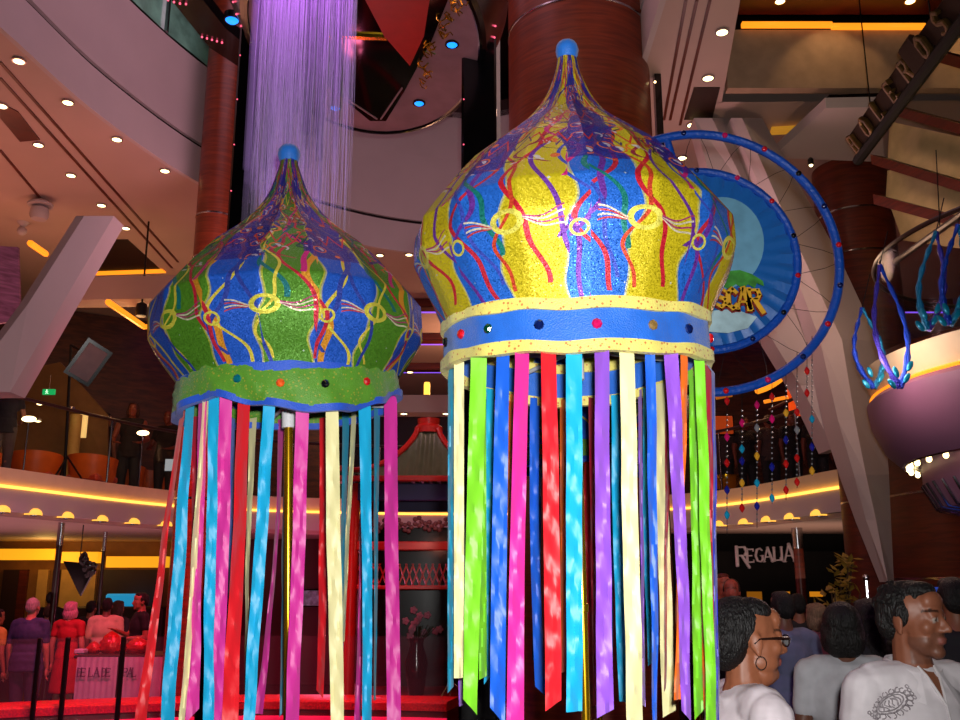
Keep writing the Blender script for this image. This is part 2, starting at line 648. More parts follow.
RC = {'turquoise': (10, 165, 215), 'cream': (226, 218, 160), 'lime green': (120, 205, 35), 'blue': (15, 90, 210), 'hot pink': (225, 40, 150),
      'red': (225, 20, 35), 'purple': (140, 80, 205), 'orange': (235, 105, 15), 'crimson': (170, 10, 45), 'magenta': (205, 45, 150),
      'deep blue': (40, 50, 180), 'teal': (10, 130, 165)}
M_rib = {k: satin(k.replace(' ', '_') + '_satin', v) for k, v in RC.items()}
GEMC = {'red': (200, 20, 30), 'navy': (10, 25, 80), 'green': (5, 60, 40), 'magenta': (200, 20, 90), 'bronze': (140, 110, 60), 'orange': (235, 90, 30), 'teal': (10, 100, 110), 'black': (12, 14, 20)}
M_gem = {k: mat(k + '_faceted_gem', v, rough=0.12, spec=1.0, coat=0.6, vary=.3, scale=90) for k, v in GEMC.items()}


class Lantern:
    def __init__(s, name, label, P0, P1, group):
        """P0 foot of the pole, P1 a point higher on the axis"""
        s.P0, s.w = V(P0), (V(P1) - V(P0)).normalized()
        s.x = V((1, 0, 0)); s.x = (s.x - s.w * s.x.dot(s.w)).normalized()
        s.y = s.w.cross(s.x)
        s.root = thing(name, P0, label, 'lantern', group)

    def pt(s, r, a, h):
        """a measured from the side facing the camera, positive to the right"""
        return s.P0 + s.w * h + s.x * (r * math.sin(a)) - s.y * (r * math.cos(a))

    def solve(s, r, h, px, front=True):
        best, ba = 1e9, 0
        for i in range(-180, 181):
            a = PI / 2 * i / 180 * 1.0
            if not front: a = PI - a
            d = abs(proj(s.pt(r, a, h))[0] - px)
            if d < best: best, ba = d, a
        return ba

    def dome(s, prof, m, flat=0.5, kinks=(), sag=0.012, NU=256):
        """prof: list of (radius, height) from band top up to the neck"""
        zs = [p[1] for p in prof]
        fine = [p for p in catmull([V((r, h, 0)) for r, h in prof], 8)]
        lr = [(p.x, p.y) for p in fine]
        # slight creases: pull towards straight chords between the kinks
        def chord(h):
            for (r0, h0), (r1, h1) in zip(kinks[:-1], kinks[1:]):
                if h0 <= h <= h1 or h1 <= h <= h0:
                    return r0 + (r1 - r0) * (h - h0) / (h1 - h0)
            return None
        L = [0]
        for i in range(1, len(lr)):
            L.append(L[-1] + math.hypot(lr[i][0] - lr[i - 1][0], lr[i][1] - lr[i - 1][1]))
        mb = MB()
        n = len(lr)
        for i, (r, h) in enumerate(lr):
            c = chord(h)
            if c is not None: r = r * 0.25 + c * 0.75
            t = L[i] / L[-1]
            for k in range(NU):
                a = 2 * PI * k / NU
                q = (a * 16 / (2 * PI)) % 1.0 - 0.5
                poly = math.cos(PI / 16) / math.cos(q * PI / 8)
                rr = r * (1 - flat + flat * poly)
                sg = sag * (1 - 4 * q * q) * math.sin(PI * min(1, t * 1.02)) * (1.0 if t > .45 else t / .45)
                rr = max(rr - sg, r * .6)
                rr *= 1 + 0.004 * noise.noise(V((math.cos(a) * 4, math.sin(a) * 4, t * 9)))
                mb.v.append(s.pt(rr, a, h))
        uv = []
        for i in range(n - 1):
            for k in range(NU):
                k2 = (k + 1) % NU
                mb.f.append((i * NU + k, i * NU + k2, (i + 1) * NU + k2, (i + 1) * NU + k)); mb.m.append(0)
                u0, u1 = k * 16 / NU, (k + 1) * 16 / NU
                uv += [u0, L[i] / L[-1], u1, L[i] / L[-1], u1, L[i + 1] / L[-1], u0, L[i + 1] / L[-1]]
        o = part(mb, 'dome', m, s.root, fix=False)
        l = o.data.uv_layers.new(name='UVMap')
        l.data.foreach_set('uv', uv)
        o.data.flip_normals() if False else None
        o['label'] = 'printed glitter cloth onion dome'
        return o

    def knob(s, r, h, m):
        mb = MB()
        prof = [(r * .72, -r * 1.05), (r * .8, -r * .8), (r * .92, -r * .45), (r, 0), (r * .93, r * .4), (r * .72, r * .72), (r * .38, r * .93), (r * .02, r)]
        n = 28
        for (q, z) in prof:
            for k in range(n):
                mb.v.append(s.pt(q * (1 + .02 * math.sin(9 * 2 * PI * k / n)), 2 * PI * k / n, h + z))
        for i in range(len(prof) - 1):
            for k in range(n):
                mb.f.append((i * n + k, i * n + (k + 1) % n, (i + 1) * n + (k + 1) % n, (i + 1) * n + k)); mb.m.append(0)
        return part(mb, 'knob', m, s.root, 'blue glitter ball knob')

    def hoop(s, fr, fh0, fh1, th, n=144):
        """closed band between heights fh0(a) and fh1(a) with radius fr(a, t)"""
        mb = MB()
        K = 5
        for k in range(n):
            a = 2 * PI * k / n
            for j in range(K):
                t = j / (K - 1)
                h = fh0(a) + (fh1(a) - fh0(a)) * t
                mb.v.append(s.pt(fr(a, t), a, h))
            for j in range(K):
                t = 1 - j / (K - 1)
                h = fh0(a) + (fh1(a) - fh0(a)) * t
                mb.v.append(s.pt(fr(a, t) - th, a, h))
        c = 2 * K
        for k in range(n):
            k2 = (k + 1) % n
            for j in range(c):
                j2 = (j + 1) % c
                mb.f.append((k * c + j, k2 * c + j, k2 * c + j2, k * c + j2)); mb.m.append(0)
        return mb

    def gem(s, band, r, a, h, size, col):
        nrm = (s.x * math.sin(a) - s.y * math.cos(a))
        c = s.pt(r, a, h)
        M = Matrix((nrm.cross(V((0, 0, 1))).normalized(), V((0, 0, 1)), nrm)).transposed()
        mb = MB()
        n = 8
        for (q, z) in ((1, -.25), (1, .15), (.62, .5), (0.02, .56)):
            for k in range(n):
                t = 2 * PI * k / n
                mb.v.append(c + M @ V((math.cos(t) * q * size, math.sin(t) * q * size, z * size)))
        for i in range(3):
            for k in range(n):
                mb.f.append((i * n + k, i * n + (k + 1) % n, (i + 1) * n + (k + 1) % n, (i + 1) * n + k)); mb.m.append(0)
        mb.f.append(tuple(range(n - 1, -1, -1))); mb.m.append(0)
        part(mb, 'gem', M_gem[col], band, col + ' faceted gem', smooth=False)

    raise_ = staticmethod(lambda a: 0.0)

    def ribbon(s, r, h, col, xt, wt, xb, wb, yb, front=True, xm=None, wm=None, wav=0.006, tip=0.0):
        a = s.solve(r, h, xt, front)
        h = h + s.raise_(a)
        top = s.pt(r, a, h)
        Y = top.y
        d = depth(top)
        T = top + s.w * 0.02
        pyt = proj(top)[1]
        N = 46
        mb = MB()
        sd = random.uniform(0, 50)
        full = max(wt, wb, 10) * d / F
        for i in range(N + 1):
            t = i / N
            if xm is None:
                x = xt + (xb - xt) * t
            else:   # quadratic through the middle
                x = xt * (1 - t) * (1 - 2 * t) + xm * 4 * t * (1 - t) + xb * t * (2 * t - 1)
            if wm is None: w = wt + (wb - wt) * t
            else: w = wt * (1 - t) * (1 - 2 * t) + wm * 4 * t * (1 - t) + wb * t * (2 * t - 1)
            w = max(w, 1.2)
            y = pyt + (yb - pyt) * t
            P = at(x, y, Y)
            if i == 0: P = T
            dd = depth(P)
            wp = w * dd / F
            fw = max(full, wp)
            dy = math.sqrt(max(fw * fw - wp * wp, 0)) * 0.5
            sg = 1 if math.sin(sd) > 0 else -1
            wv = wav * (math.sin(t * 11 + sd) + .6 * math.sin(t * 23 + sd * 2)) * min(1, t * 4)
            P = P + V((0, wv, 0))
            tw = 0.35 * math.sin(t * 5 + sd)
            e = tip * (1 if i == N else 0)
            for q in (-1, -.5, 0, .5, 1):
                cr = 0.0035 * math.sin(q * 3 + t * 17 + sd) + 0.0025 * math.sin(q * 5 - t * 41 + sd)
                vd = V((P.x - EYE.x, P.y - EYE.y, 0)).normalized(); vp = V((vd.y, -vd.x, 0))
                mb.v.append(P + vp * (q * wp / 2) + vd * (sg * q * dy + tw * q * wp * .5 + cr * min(1, t * 6)) + V((0, 0, e * q * wp)))
        for i in range(N):
            for k in range(4):
                o = i * 5 + k
                mb.f.append((o, o + 1, o + 6, o + 5)); mb.m.append(0)
        return part(mb, 'ribbon', M_rib[col], s.root, col + ' satin ribbon', fix=False)


def profile(L, pts, axis):
    """pixel silhouette (y, half width) -> (radius, height on the axis)"""
    out = []
    for (y, hw) in pts:
        p = at(axis(y), y, L.P0.y + (y - 720) * L.lean)
        d = depth(p)
        out.append((hw / F * d, (p - L.P0).dot(L.w)))
    return out


PROF_R = [(337, 129.5), (321, 131.5), (304, 138), (285, 151), (266, 159), (252, 160.5), (238, 157), (219, 147), (195, 129), (172, 102), (148, 72), (124, 43), (101, 25), (82, 16), (68, 11.5), (60, 10)]
PROF_L = [(392, 104), (379, 110), (363, 125), (347, 133.5), (330, 135.5), (313, 132), (297, 124), (276, 105), (255, 80), (234, 53), (213, 32.5), (197, 21), (180, 14), (166, 9.5), (160, 9)]


def trim_band(L, R, h0, h1, tr, gems, root_name='band'):
    """flat ring band with two braid trims: the right-hand lantern"""
    rj = lambda a, t: R + 0.0035 * math.sin(a * 7) + .003 * math.sin(a * 16 + t * 3)
    UPS = lambda a: .034 * math.sin(a) ** 2
    band = part(L.hoop(rj, lambda a: h0 + UPS(a), lambda a: h1 + UPS(a), .006), 'band', M_bandB, L.root, 'blue glitter band')
    for (a0, a1) in ((h1 - tr, h1 + .004), (h0 - .004, h0 + tr)):
        part(L.hoop(lambda a, t: rj(a, .5) + .009, lambda a: a0 + UPS(a) + .003 * math.sin(a * 11), lambda a: a1 + UPS(a) + .003 * math.sin(a * 9), .024), 'trim', M_trimY, band, 'yellow dotted braid trim')
    for (a, c) in gems:
        L.gem(band, R + .007, a, (h0 + h1) / 2 + UPS(a), .014, c)
    part(L.hoop(lambda a, t: R - .016, lambda a: h1 + .02 + UPS(a), lambda a: h1 + .09 + UPS(a), .003), 'lining', M_lining, L.root, 'grey inner lining')
    return band


def pole(L, h, r=0.0125, joints=()):
    mb = MB()
    mb.tube([L.pt(0, 0, z) for z in (0.0, h)], r, n=16)
    p = part(mb, 'pole', M_brass, L.root, 'thin brass pole')
    for z in joints:
        mb = MB(); mb.tube([L.pt(0, 0, z - .012), L.pt(0, 0, z - .009), L.pt(0, 0, z + .009), L.pt(0, 0, z + .012)], [r, r + .004, r + .004, r], n=16)
        part(mb, 'pole_joint', M_brass, p)
    mb = MB(); mb.tube([L.pt(0, 0, h - .11), L.pt(0, 0, h + .02)], .024, n=20)
    part(mb, 'pole_socket', M_sock, L.root, 'white pole socket')
    mb = MB()
    for k in range(4):
        a = k * PI / 2 + .4
        mb.tube([L.pt(.02, a, h - .02), L.pt(L.R - .012, a, h - .02)], .007, n=8)
    part(mb, 'spreader', M_sock, L.root, 'spreader bars inside the band')
    mb = MB(); mb.lathe(L.P0, [(.11, .0), (.11, .012), (.03, .022), (.02, .06)], n=28)
    part(mb, 'foot', M_brass, L.root)


# --- right, yellow and blue ------------------------------------------------
YR = 2.7
P0 = at(588, 720, YR); P0 = V((P0.x, YR, 0.0))
LR = Lantern('parade_lantern', 'large yellow and blue onion dome lantern with a flat gem-studded band', P0, P0 + V((-0.004, 0, 1)), 'onion dome parade lanterns')
LR.lean = 0.0
ax_r = lambda y: 571.5 + (580.5 - 571.5) * (y - 61) / 257
pr = profile(LR, PROF_R, ax_r)
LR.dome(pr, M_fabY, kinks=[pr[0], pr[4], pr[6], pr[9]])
hk = profile(LR, [(52, 11.5)], ax_r)[0]
LR.knob(hk[0], hk[1] + .005, M_knob)
hb = profile(LR, [(382, 129)], ax_r)[0]
LR.R = pr[0][0]
h1, h0 = pr[0][1], hb[1]
GR = [(-.99, 'black'), (-.87, 'red'), (-.68, 'green'), (-.34, 'navy'), (.04, 'magenta'), (.43, 'bronze'), (.715, 'navy'), (.96, 'red')]
GR = [(math.asin(max(-1, min(1, x * .985))), c) for x, c in GR] + [(PI / 2 + .3 + k * .36, ['navy', 'red', 'green', 'bronze'][k % 4]) for k in range(8)]
trim_band(LR, LR.R, h0, h1, (h1 - h0) * .2, GR)
pole(LR, h1 - .02, joints=(1.62,))
RR, HR = LR.R - .021, h0
LR.raise_ = lambda a: .034 * math.sin(a) ** 2
for args in [  # colour, x top, width top, x bottom, width bottom, y bottom, front, x mid, w mid
    ('teal', 451, 6, 450.5, 6, 690, 1), ('cream', 459, 10, 459, 10, 678, 1), ('lime green', 479, 16, 470, 14, 707, 1, 474, 16),
    ('blue', 503, 13, 497.5, 15, 716, 1, 499.5, 15), ('hot pink', 522.5, 14, 515, 18, 745, 1, 517.5, 15), ('red', 548.5, 15, 553.5, 16, 706, 1, 551.5, 16),
    ('turquoise', 574, 16, 574.5, 16, 712, 1), ('purple', 602, 14.5, 605.5, 17, 714, 1, 603, 15), ('cream', 627, 14.5, 635.5, 16, 738, 1, 631, 16),
    ('blue', 650, 10, 655, 4, 736, 1, 653.5, 8), ('purple', 671, 14, 686.5, 9, 716, 1, 680.5, 12), ('orange', 684.5, 7, 678, 7, 700, 1, 681, 6),
    ('lime green', 699.5, 10, 712, 10, 738, 1, 706, 10), ('crimson', 708.5, 6, 714.5, 4, 736, 1), ('deep blue', 713, 3, 717.5, 4, 728, 1),
    ('turquoise', 490.5, 8, 489, 10, 678, 0, 489.5, 9), ('lime green', 483, 6, 483, 8, 678, 0), ('orange', 511.5, 7, 510.5, 7, 728, 0),
    ('blue', 535, 10, 541, 11, 692, 0, 535, 9), ('orange', 563, 6, 563, 5, 672, 0), ('crimson', 592, 7, 595.5, 4, 705, 0), ('turquoise', 616.5, 10, 623.5, 8, 702, 0, 619, 11),
    ('purple', 640, 4, 644, 3, 706, 0), ('turquoise', 645.5, 4, 651.5, 6, 664, 0, 648, 9), ('cream', 661, 10, 669.5, 13, 714, 0, 664, 12), ('crimson', 668, 5, 665, 2, 690, 0),
    ('orange', 676, 6, 680.5, 7, 700, 0), ('lime green', 692.5, 7, 699, 9, 715, 0, 696, 9), ('orange', 700, 4, 706, 5, 712, 0), ('purple', 455, 3, 461, 4, 706, 0, 457, 3)]:
    c, xt, wt, xb, wb, yb, fr = args[:7]
    xm = args[7] if len(args) > 7 else None
    wm = args[8] if len(args) > 8 else None
    LR.ribbon(RR, HR, c, xt, wt, xb, wb, yb, bool(fr), xm, wm, tip=random.choice((-.5, .3, .6, 0)))

# --- left, green and blue, draped swag -------------------------------------
YL = 3.3
A, Bq = at(288, 720, YL), at(289, 163, YL)
ax = (Bq - A).normalized()
P0 = A - ax * (A.z / ax.z)
LL = Lantern('parade_lantern', 'smaller green and blue onion dome lantern with a draped green swag under the dome', P0, Bq, 'onion dome parade lanterns')
LL.lean = 0.0
ax_l = lambda y: 289 - 1.5 * math.sin(PI * min(1, max(0, (y - 163) / 217))) if y < 380 else 291
pl = profile(LL, PROF_L, ax_l)
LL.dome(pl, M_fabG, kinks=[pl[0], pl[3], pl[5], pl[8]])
hk = profile(LL, [(154.5, 11)], ax_l)[0]
LL.knob(hk[0], hk[1], M_knob)
hb = profile(LL, [(424, 110)], ax_l)[0]
LL.R = pl[0][0]
h1, h0 = pl[0][1], hb[1]


def around(pts):
    pts = sorted(pts)
    pts = [(pts[-1][0] - 2 * PI, pts[-1][1])] + pts + [(pts[0][0] + 2 * PI, pts[0][1])]

    def f(a):
        a = (a + PI) % (2 * PI) - PI
        for (a0, v0), (a1, v1) in zip(pts[:-1], pts[1:]):
            if a0 <= a <= a1:
                t = (a - a0) / (a1 - a0)
                t = t * t * (3 - 2 * t)
                return v0 + (v1 - v0) * t
        return pts[0][1]
    return f


_sb = around([(-2.6, .05), (-1.95, .03), (-1.5, .012), (-1.05, .018), (-.48, .046), (-.1, .006), (.36, -.022), (.73, -.012), (1.1, .030), (1.45, .085), (2.2, .06), (3.1, .048)])
_st = around([(-2.4, .05), (-1.5, .03), (-.9, .03), (-.48, .042), (.05, .0), (.5, .012), (.9, .035), (1.4, .10), (2.2, .07), (3.1, .05)])
swag_bot = lambda a: h0 + _sb(a)
swag_top = lambda a: h1 + _st(a) + .01


rl = lambda a, t: LL.R + .006 + .007 * math.sin(a * 31 + t * 9) * (1 - t) * t * 4 + .016 * (1 - t) * (0.5 + .5 * math.sin(a * 5 + t * 4)) + .010 * math.sin(a * 13 + t * 5) * (1 - t) + .008 * math.sin(PI * t)
band = part(LL.hoop(rl, swag_bot, swag_top, .006), 'band', M_bandG, LL.root, 'draped green glitter swag')
part(LL.hoop(lambda a, t: rl(a, 0) + .004, lambda a: swag_bot(a) - .006, lambda a: swag_bot(a) + .018, .022), 'trim', M_trimB, band, 'blue edging')
part(LL.hoop(lambda a, t: rl(a, 1) + .005, lambda a: swag_top(a) - .020, lambda a: swag_top(a) + .012, .012), 'trim', M_trimB, band, 'blue edging')
for px, c in ((240, 'teal'), (281, 'orange'), (323, 'black'), (361, 'red'), (396, 'black')):
    a = LL.solve(LL.R, (h0 + h1) / 2, px)
    LL.gem(band, rl(a, .5) + .004, a, (swag_bot(a) + swag_top(a)) / 2 + .004, .014, c)
part(LL.hoop(lambda a, t: LL.R - .03, lambda a: h1 + .03, lambda a: h1 + .08, .003), 'lining', M_lining, LL.root, 'grey inner lining')
pole(LL, h1 - .02, r=.0155)
RL, HL = LL.R - .020, h0 + .005
LL.raise_ = lambda a: swag_bot(a) - h0 + .008
for args in [
    ('red', 182, 4, 139, 12, 738, 1, 160, 7), ('turquoise', 190, 8, 166, 13, 742, 1, 178, 12), ('cream', 206, 6, 181, 6, 738, 1, 194, 6),
    ('magenta', 203, 8, 192, 13, 716, 1, 198, 9), ('turquoise', 214, 10, 208, 11, 742, 1, 211, 11), ('magenta', 226, 12, 218, 9, 742, 1, 222, 12),
    ('red', 244, 12, 228, 17, 744, 1, 237, 13), ('turquoise', 269.5, 11.5, 247, 11, 744, 1, 258.5, 12), ('magenta', 302.5, 13, 291, 13, 742, 1, 297.5, 13),
    ('cream', 332, 12.5, 338.5, 12.5, 744, 1, 334.5, 14), ('turquoise', 364.5, 12.5, 367, 9.5, 742, 1, 367, 10), ('magenta', 390.5, 13, 394.5, 14, 742, 1, 392, 13.5),
    ('blue', 233, 4, 228, 4, 712, 0), ('cream', 253, 7, 246, 3, 690, 0, 248, 4), ('red', 323, 7, 320, 7, 694, 0, 323, 8), ('teal', 346, 7, 341, 3, 704, 0, 343, 4),
    ('cream', 354, 5, 343, 3, 642, 0, 348, 4), ('teal', 377, 6, 375, 2, 700, 0), ('magenta', 281, 6, 258, 9, 714, 0, 274, 4), ('magenta', 362, 3, 357, 7, 742, 0, 361, 4),
    ('teal', 285, 2, 282, 4, 714, 0), ('crimson', 196, 7, 193, 5, 700, 0)]:
    c, xt, wt, xb, wb, yb, fr = args[:7]
    xm = args[7] if len(args) > 7 else None
    wm = args[8] if len(args) > 8 else None
    LL.ribbon(RL, HL, c, xt, wt, xb, wb, yb, bool(fr), xm, wm, tip=random.choice((-.5, .3, .6, 0)))

# --- a third one farther back, seen through the ribbons ---------------------
Y3 = 4.7
P0 = at(600, 720, Y3); P0 = V((P0.x, Y3, 0))
L3 = Lantern('parade_lantern', 'green lantern standing behind the ribbons of the big yellow and blue one', P0, P0 + V((0, 0, 1)), 'onion dome parade lanterns')
k3 = .82
p3 = [(r * 1.0, 0) for r, h in pl]
hb3 = (at(600, 452, Y3) - P0).z
p3 = [(r, hb3 + (h - h1)) for (r, h) in pl]
L3.R = p3[0][0]
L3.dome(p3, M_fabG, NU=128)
L3.knob(.036, p3[-1][1] + .03, M_knob)
rj3 = lambda a, t: L3.R + .012 + .008 * math.sin(a * 9 + t * 3)
b3 = part(L3.hoop(rj3, lambda a: hb3 - .085, lambda a: hb3 + .01, .006), 'band', M_bandG, L3.root, 'green glitter band')
for z0 in (-.097, -.01):
    part(L3.hoop(lambda a, t: rj3(a, t) + .005, lambda a: hb3 + z0, lambda a: hb3 + z0 + .026, .012), 'trim', M_trimB, b3, 'blue edging')
for k in range(12):
    L3.gem(b3, L3.R + .022, k * PI / 6 + .26, hb3 - .038, .013, ['red', 'teal', 'orange', 'black'][k % 4])
pole(L3, hb3 - .02)
for k, (px, c) in enumerate([(538, 'turquoise'), (556, 'magenta'), (572, 'cream'), (588, 'red'), (611, 'turquoise'), (630, 'magenta'), (646, 'turquoise'), (655, 'red')]):
    L3.ribbon(L3.R - .005, hb3 - .08, c, px, 7, px + random.uniform(-4, 4), 8, 660, True)
# ------------------------------------------------------------------ the hall
M_white = mat('mauve_white_plaster', (190, 176, 176), 0.7, vary=.04, scale=1.5)
M_soffit = mat('warm_white_soffit', (186, 160, 150), 0.65, vary=.05, scale=1.2)
M_dark = mat('black_gloss_lacquer', (12, 11, 13), 0.2, vary=.3, coat=.3)
M_darkbrown = mat('dark_brown_panel', (44, 22, 14), 0.5, vary=.25, scale=2)
M_maroon = mat('dark_maroon_panel', (84, 26, 36), 0.35, vary=.25, scale=1.2)
M_wood = wood('red_brown_veneer', (104, 40, 22), (140, 58, 30), 0.38, (1, 1, 14))
M_woodd = wood('dark_red_veneer', (70, 24, 14), (104, 38, 20), 0.4, (1, 1, 12))
M_chrome = mat('brushed_chrome', (190, 190, 195), 0.2, metal=1.0, vary=.05)
M_blackmetal = mat('black_metal', (20, 19, 20), 0.45, metal=.4)
M_floor = mat('dark_polished_floor', (54, 26, 26), 0.2, vary=.3, scale=.9)
M_led = emit('warm_cove_light', (255, 150, 30), 1.2)
M_ledp = emit('violet_cove_light', (140, 90, 255), 1.1)
M_bulb = emit('warm_white_lamp', (255, 225, 160), 6.0)
M_pale = mat('cream_lip', (225, 205, 165), 0.5, vary=.04)
M_glass = glass('clear_railing_glass')
M_rail = mat('dark_handrail', (40, 22, 16), .35)

# floor, outer walls, ceiling
struct(MB().box((0, 11, -.05), (30, 34, .1)), 'floor', M_floor)
struct(MB().box((0, 28.1, 5.5), (30, .2, 11.4)), 'wall_back', M_darkbrown)
struct(MB().box((-15.1, 11, 5.5), (.2, 34, 11.4)), 'wall_left', M_darkbrown)
struct(MB().box((15.1, 11, 5.5), (.2, 34, 11.4)), 'wall_right', M_darkbrown)
struct(MB().box((0, -6.1, 5.5), (30, .2, 11.4)), 'wall_front', M_darkbrown)
struct(MB().box((0, 11, 11.3), (30, 34, .2)), 'ceiling', M_darkbrown)

# mezzanine slab with a bowed edge
CM = catmull([V(p + (0,)) for p in [(-8.6, 4.0), (-7.3, 7.0), (-6.6, 9.4), (-5.8, 11.35), (-4.63, 14.3), (-2.8, 15.5), (-.5, 16), (1.8, 15.7), (3.55, 14.3), (4.4, 11.6), (4.9, 9.6)]], 8)


def off(c, d):
    out = []
    for i, p in enumerate(c):
        t = (c[min(i + 1, len(c) - 1)] - c[max(i - 1, 0)]).normalized()
        out.append(p + V((-t.y, t.x, 0)) * d)   # to the outer side (left of travel)
    return out


def prof_strip(curve, prof, mb=None, mi=0):
    """sweep (offset outward, z) section along a plan curve"""
    mb = mb or MB()
    rows = []
    for (d, z) in prof:
        rows.append([V((p.x, p.y, z)) for p in off(curve, d)])
    n = len(curve)
    o = len(mb.v)
    for r in rows: mb.v += r
    m = len(rows)
    for j in range(m):
        j2 = (j + 1) % m
        for i in range(n - 1):
            mb.f.append((o + j * n + i, o + j * n + i + 1, o + j2 * n + i + 1, o + j2 * n + i)); mb.m.append(mi)
    mb.f.append(tuple(o + j * n for j in range(m))); mb.m.append(mi)
    mb.f.append(tuple(o + j * n + n - 1 for j in reversed(range(m)))); mb.m.append(mi)
    return mb


def outer(curve, z, ext=14.6, back=27.9):
    out = []
    n = len(curve)
    for i, p in enumerate(curve):
        d = off(curve, 1)[i] - p
        # project outwards to the outer rectangle
        ts = []
        if d.x < -1e-3: ts.append((-ext - p.x) / d.x)
        if d.x > 1e-3: ts.append((ext - p.x) / d.x)
        if d.y > 1e-3: ts.append((back - p.y) / d.y)
        if d.y < -1e-3: ts.append((-5.9 - p.y) / d.y)
        out.append(p + d * min(ts))
    return out


def slab(curve, z0, z1, mb=None):
    mb = mb or MB()
    O = outer(curve, z0)
    for z in (z0, z1):
        mb.strip([V((p.x, p.y, z)) for p in curve], [V((p.x, p.y, z)) for p in O])
    mb.strip([V((p.x, p.y, z0)) for p in curve], [V((p.x, p.y, z1)) for p in curve])
    return mb


CMi = off(CM, .10)
struct(slab(CMi, 2.50, 2.98), 'mezzanine_slab', M_soffit, smooth=False)
struct(prof_strip(CM, [(0, 2.56), (0, 2.84), (.10, 2.84), (.10, 2.56)]), 'trim_1', M_white)
struct(prof_strip(CM, [(.02, 2.86), (-.03, 3.07), (.09, 3.09), (.12, 2.86)]), 'trim_2', M_pale)
struct(prof_strip(CM, [(-.022, 2.835), (-.022, 2.868), (.10, 2.868), (.10, 2.835)]), 'trim_3', emit('gold_edge_light', (255, 185, 75), 2.4))
# glass railing on the slab: panels, posts and rail
rt = thing('glass_railing', (0, 15, 3.0), 'long glass balustrade with a dark handrail around the mezzanine edge', 'railing')
rc = off(CM, .16)
part(prof_strip(rc, [(0, 3.09), (0, 3.98), (.012, 3.98), (.012, 3.09)]), 'glass_panel', M_glass, rt)
part(MB().tube([V((p.x, p.y, 4.0)) for p in rc], .025, n=8), 'handrail', M_rail, rt)
for i in range(4, len(rc) - 2, 5):
    part(MB().tube([V((rc[i].x, rc[i].y, 2.98)), V((rc[i].x, rc[i].y, 4.0))], .016, n=8), 'post', M_chrome, rt)
# half-round downlights tucked under the fascia
M_dl = emit('gold_downlight', (255, 190, 75), 1.15)
def disc_light(c, r, name, lab, grp, m=M_bulb, housing=True, th=.02):
    c = V(c)
    t = thing(name, c, lab, 'light', grp)
    mb = MB(); mb.lathe(c, [(r * 1.25, 0), (r * 1.25, -th), (r, -th), (r, 0)], n=18)
    part(mb, 'rim', M_chrome, t)
    mb = MB(); mb.lathe(c, [(r, -.002), (r * .98, -th * .9), (r * .5, -th * 1.3), (.002, -th * 1.4)], n=16)
    part(mb, 'lens', m, t)
    return t


def pos_on(curve, px, z):
    """point on plan curve that projects to px"""
    return min((V((p.x, p.y, z)) for p in curve), key=lambda p: abs(proj(p)[0] - px))


CF = catmull(CM, 6)
for k, px in enumerate((3, 36, 69, 100, 134, 166, 720, 744, 768, 791, 818)):
    p = pos_on(off(CF, .05), px, 2.55)
    t = thing('balcony_downlight', p, ('small gold downlight under the left mezzanine edge, %s from the left' % ['first', 'second', 'third', 'fourth', 'fifth', 'sixth'][k]) if k < 6 else
              ('small gold downlight under the right mezzanine edge, %s from the ribbons' % ['first', 'second', 'third', 'fourth', 'fifth'][k - 6]), 'light', 'gold downlights under the mezzanine edge')
    mb = MB()
    q = p + V((0, -.06, 0))
    mb.lathe(q, [(.105, -.01), (.105, .015), (.09, .045), (.055, .07), (.01, .08)], n=20)
    part(mb, 'glowing_dome', M_dl, t)
    mb = MB(); mb.lathe(q, [(.112, -.02), (.112, -.01), (.05, -.01), (.05, -.02)], n=20)
    part(mb, 'bezel', M_chrome, t)

# thin columns under the slab
for k, (px, Y, r, z) in enumerate(((58, 12.7, .038, 2.5), (103, 14.9, .026, 2.5), (799, 13.9, .07, 2.5))):
    p = at(px, 560, Y)
    mb = MB(); mb.tube([V((p.x, p.y, 0)), V((p.x, p.y, z - .3))], r, n=16)
    o = struct(mb, 'column', M_rail if k != 2 else M_woodd, ['thin dark post under the left mezzanine, nearest the left edge', 'thinner dark post right of the black triangle banner', 'brown post beside the shop sign'][k])
    mb = MB(); mb.tube([V((p.x, p.y, z - .3)), V((p.x, p.y, z))], r * 1.15, n=16)
    part(mb, 'capital', M_chrome, o)

# ---------------------------------------------------------------- upper storey
CU = catmull([V(p + (0,)) for p in [(-5.3, 3.5), (-5.05, 5.8), (-4.69, 8.16), (-4.4, 10), (-3.76, 11.93), (-2.75, 13.5), (-1.3, 14.5), (.3, 14.7), (1.35, 13.6), (1.66, 11.5), (1.68, 9), (1.66, 6), (1.6, 3.5)]], 8)
ZS = 7.0
# soffit = ring between the void and a beam line on the left / right, then coffers
kR = min(i for i, p in enumerate(CU) if p.x > 1 and p.y < 9.36)
struct(slab(off(CU, .02)[:kR], ZS, ZS + .2), 'ceiling_soffit', M_soffit, smooth=False)
cr_ = off(CU, .02)[kR - 1:]
mb = MB()
for z in (ZS, ZS + .2):
    mb.strip([V((p.x, p.y, z)) for p in cr_], [V((2.43 + (p.y - 7.75) * .16, p.y, z)) for p in cr_])
mb.strip([V((2.43 + (p.y - 7.75) * .16, p.y, ZS)) for p in cr_], [V((2.43 + (p.y - 7.75) * .16, p.y, ZS + 1.0)) for p in cr_])
struct(mb, 'ceiling_soffit', M_soffit, smooth=False)
struct(prof_strip(CU, [(0, ZS - .01), (0, ZS + .50), (.06, ZS + .50), (.06, ZS - .01)]), 'trim_4', M_white)
struct(prof_strip(CU, [(.05, ZS + .50), (.05, ZS + .56), (.10, ZS + .56), (.10, ZS + .50)]), 'trim_5', M_dark)
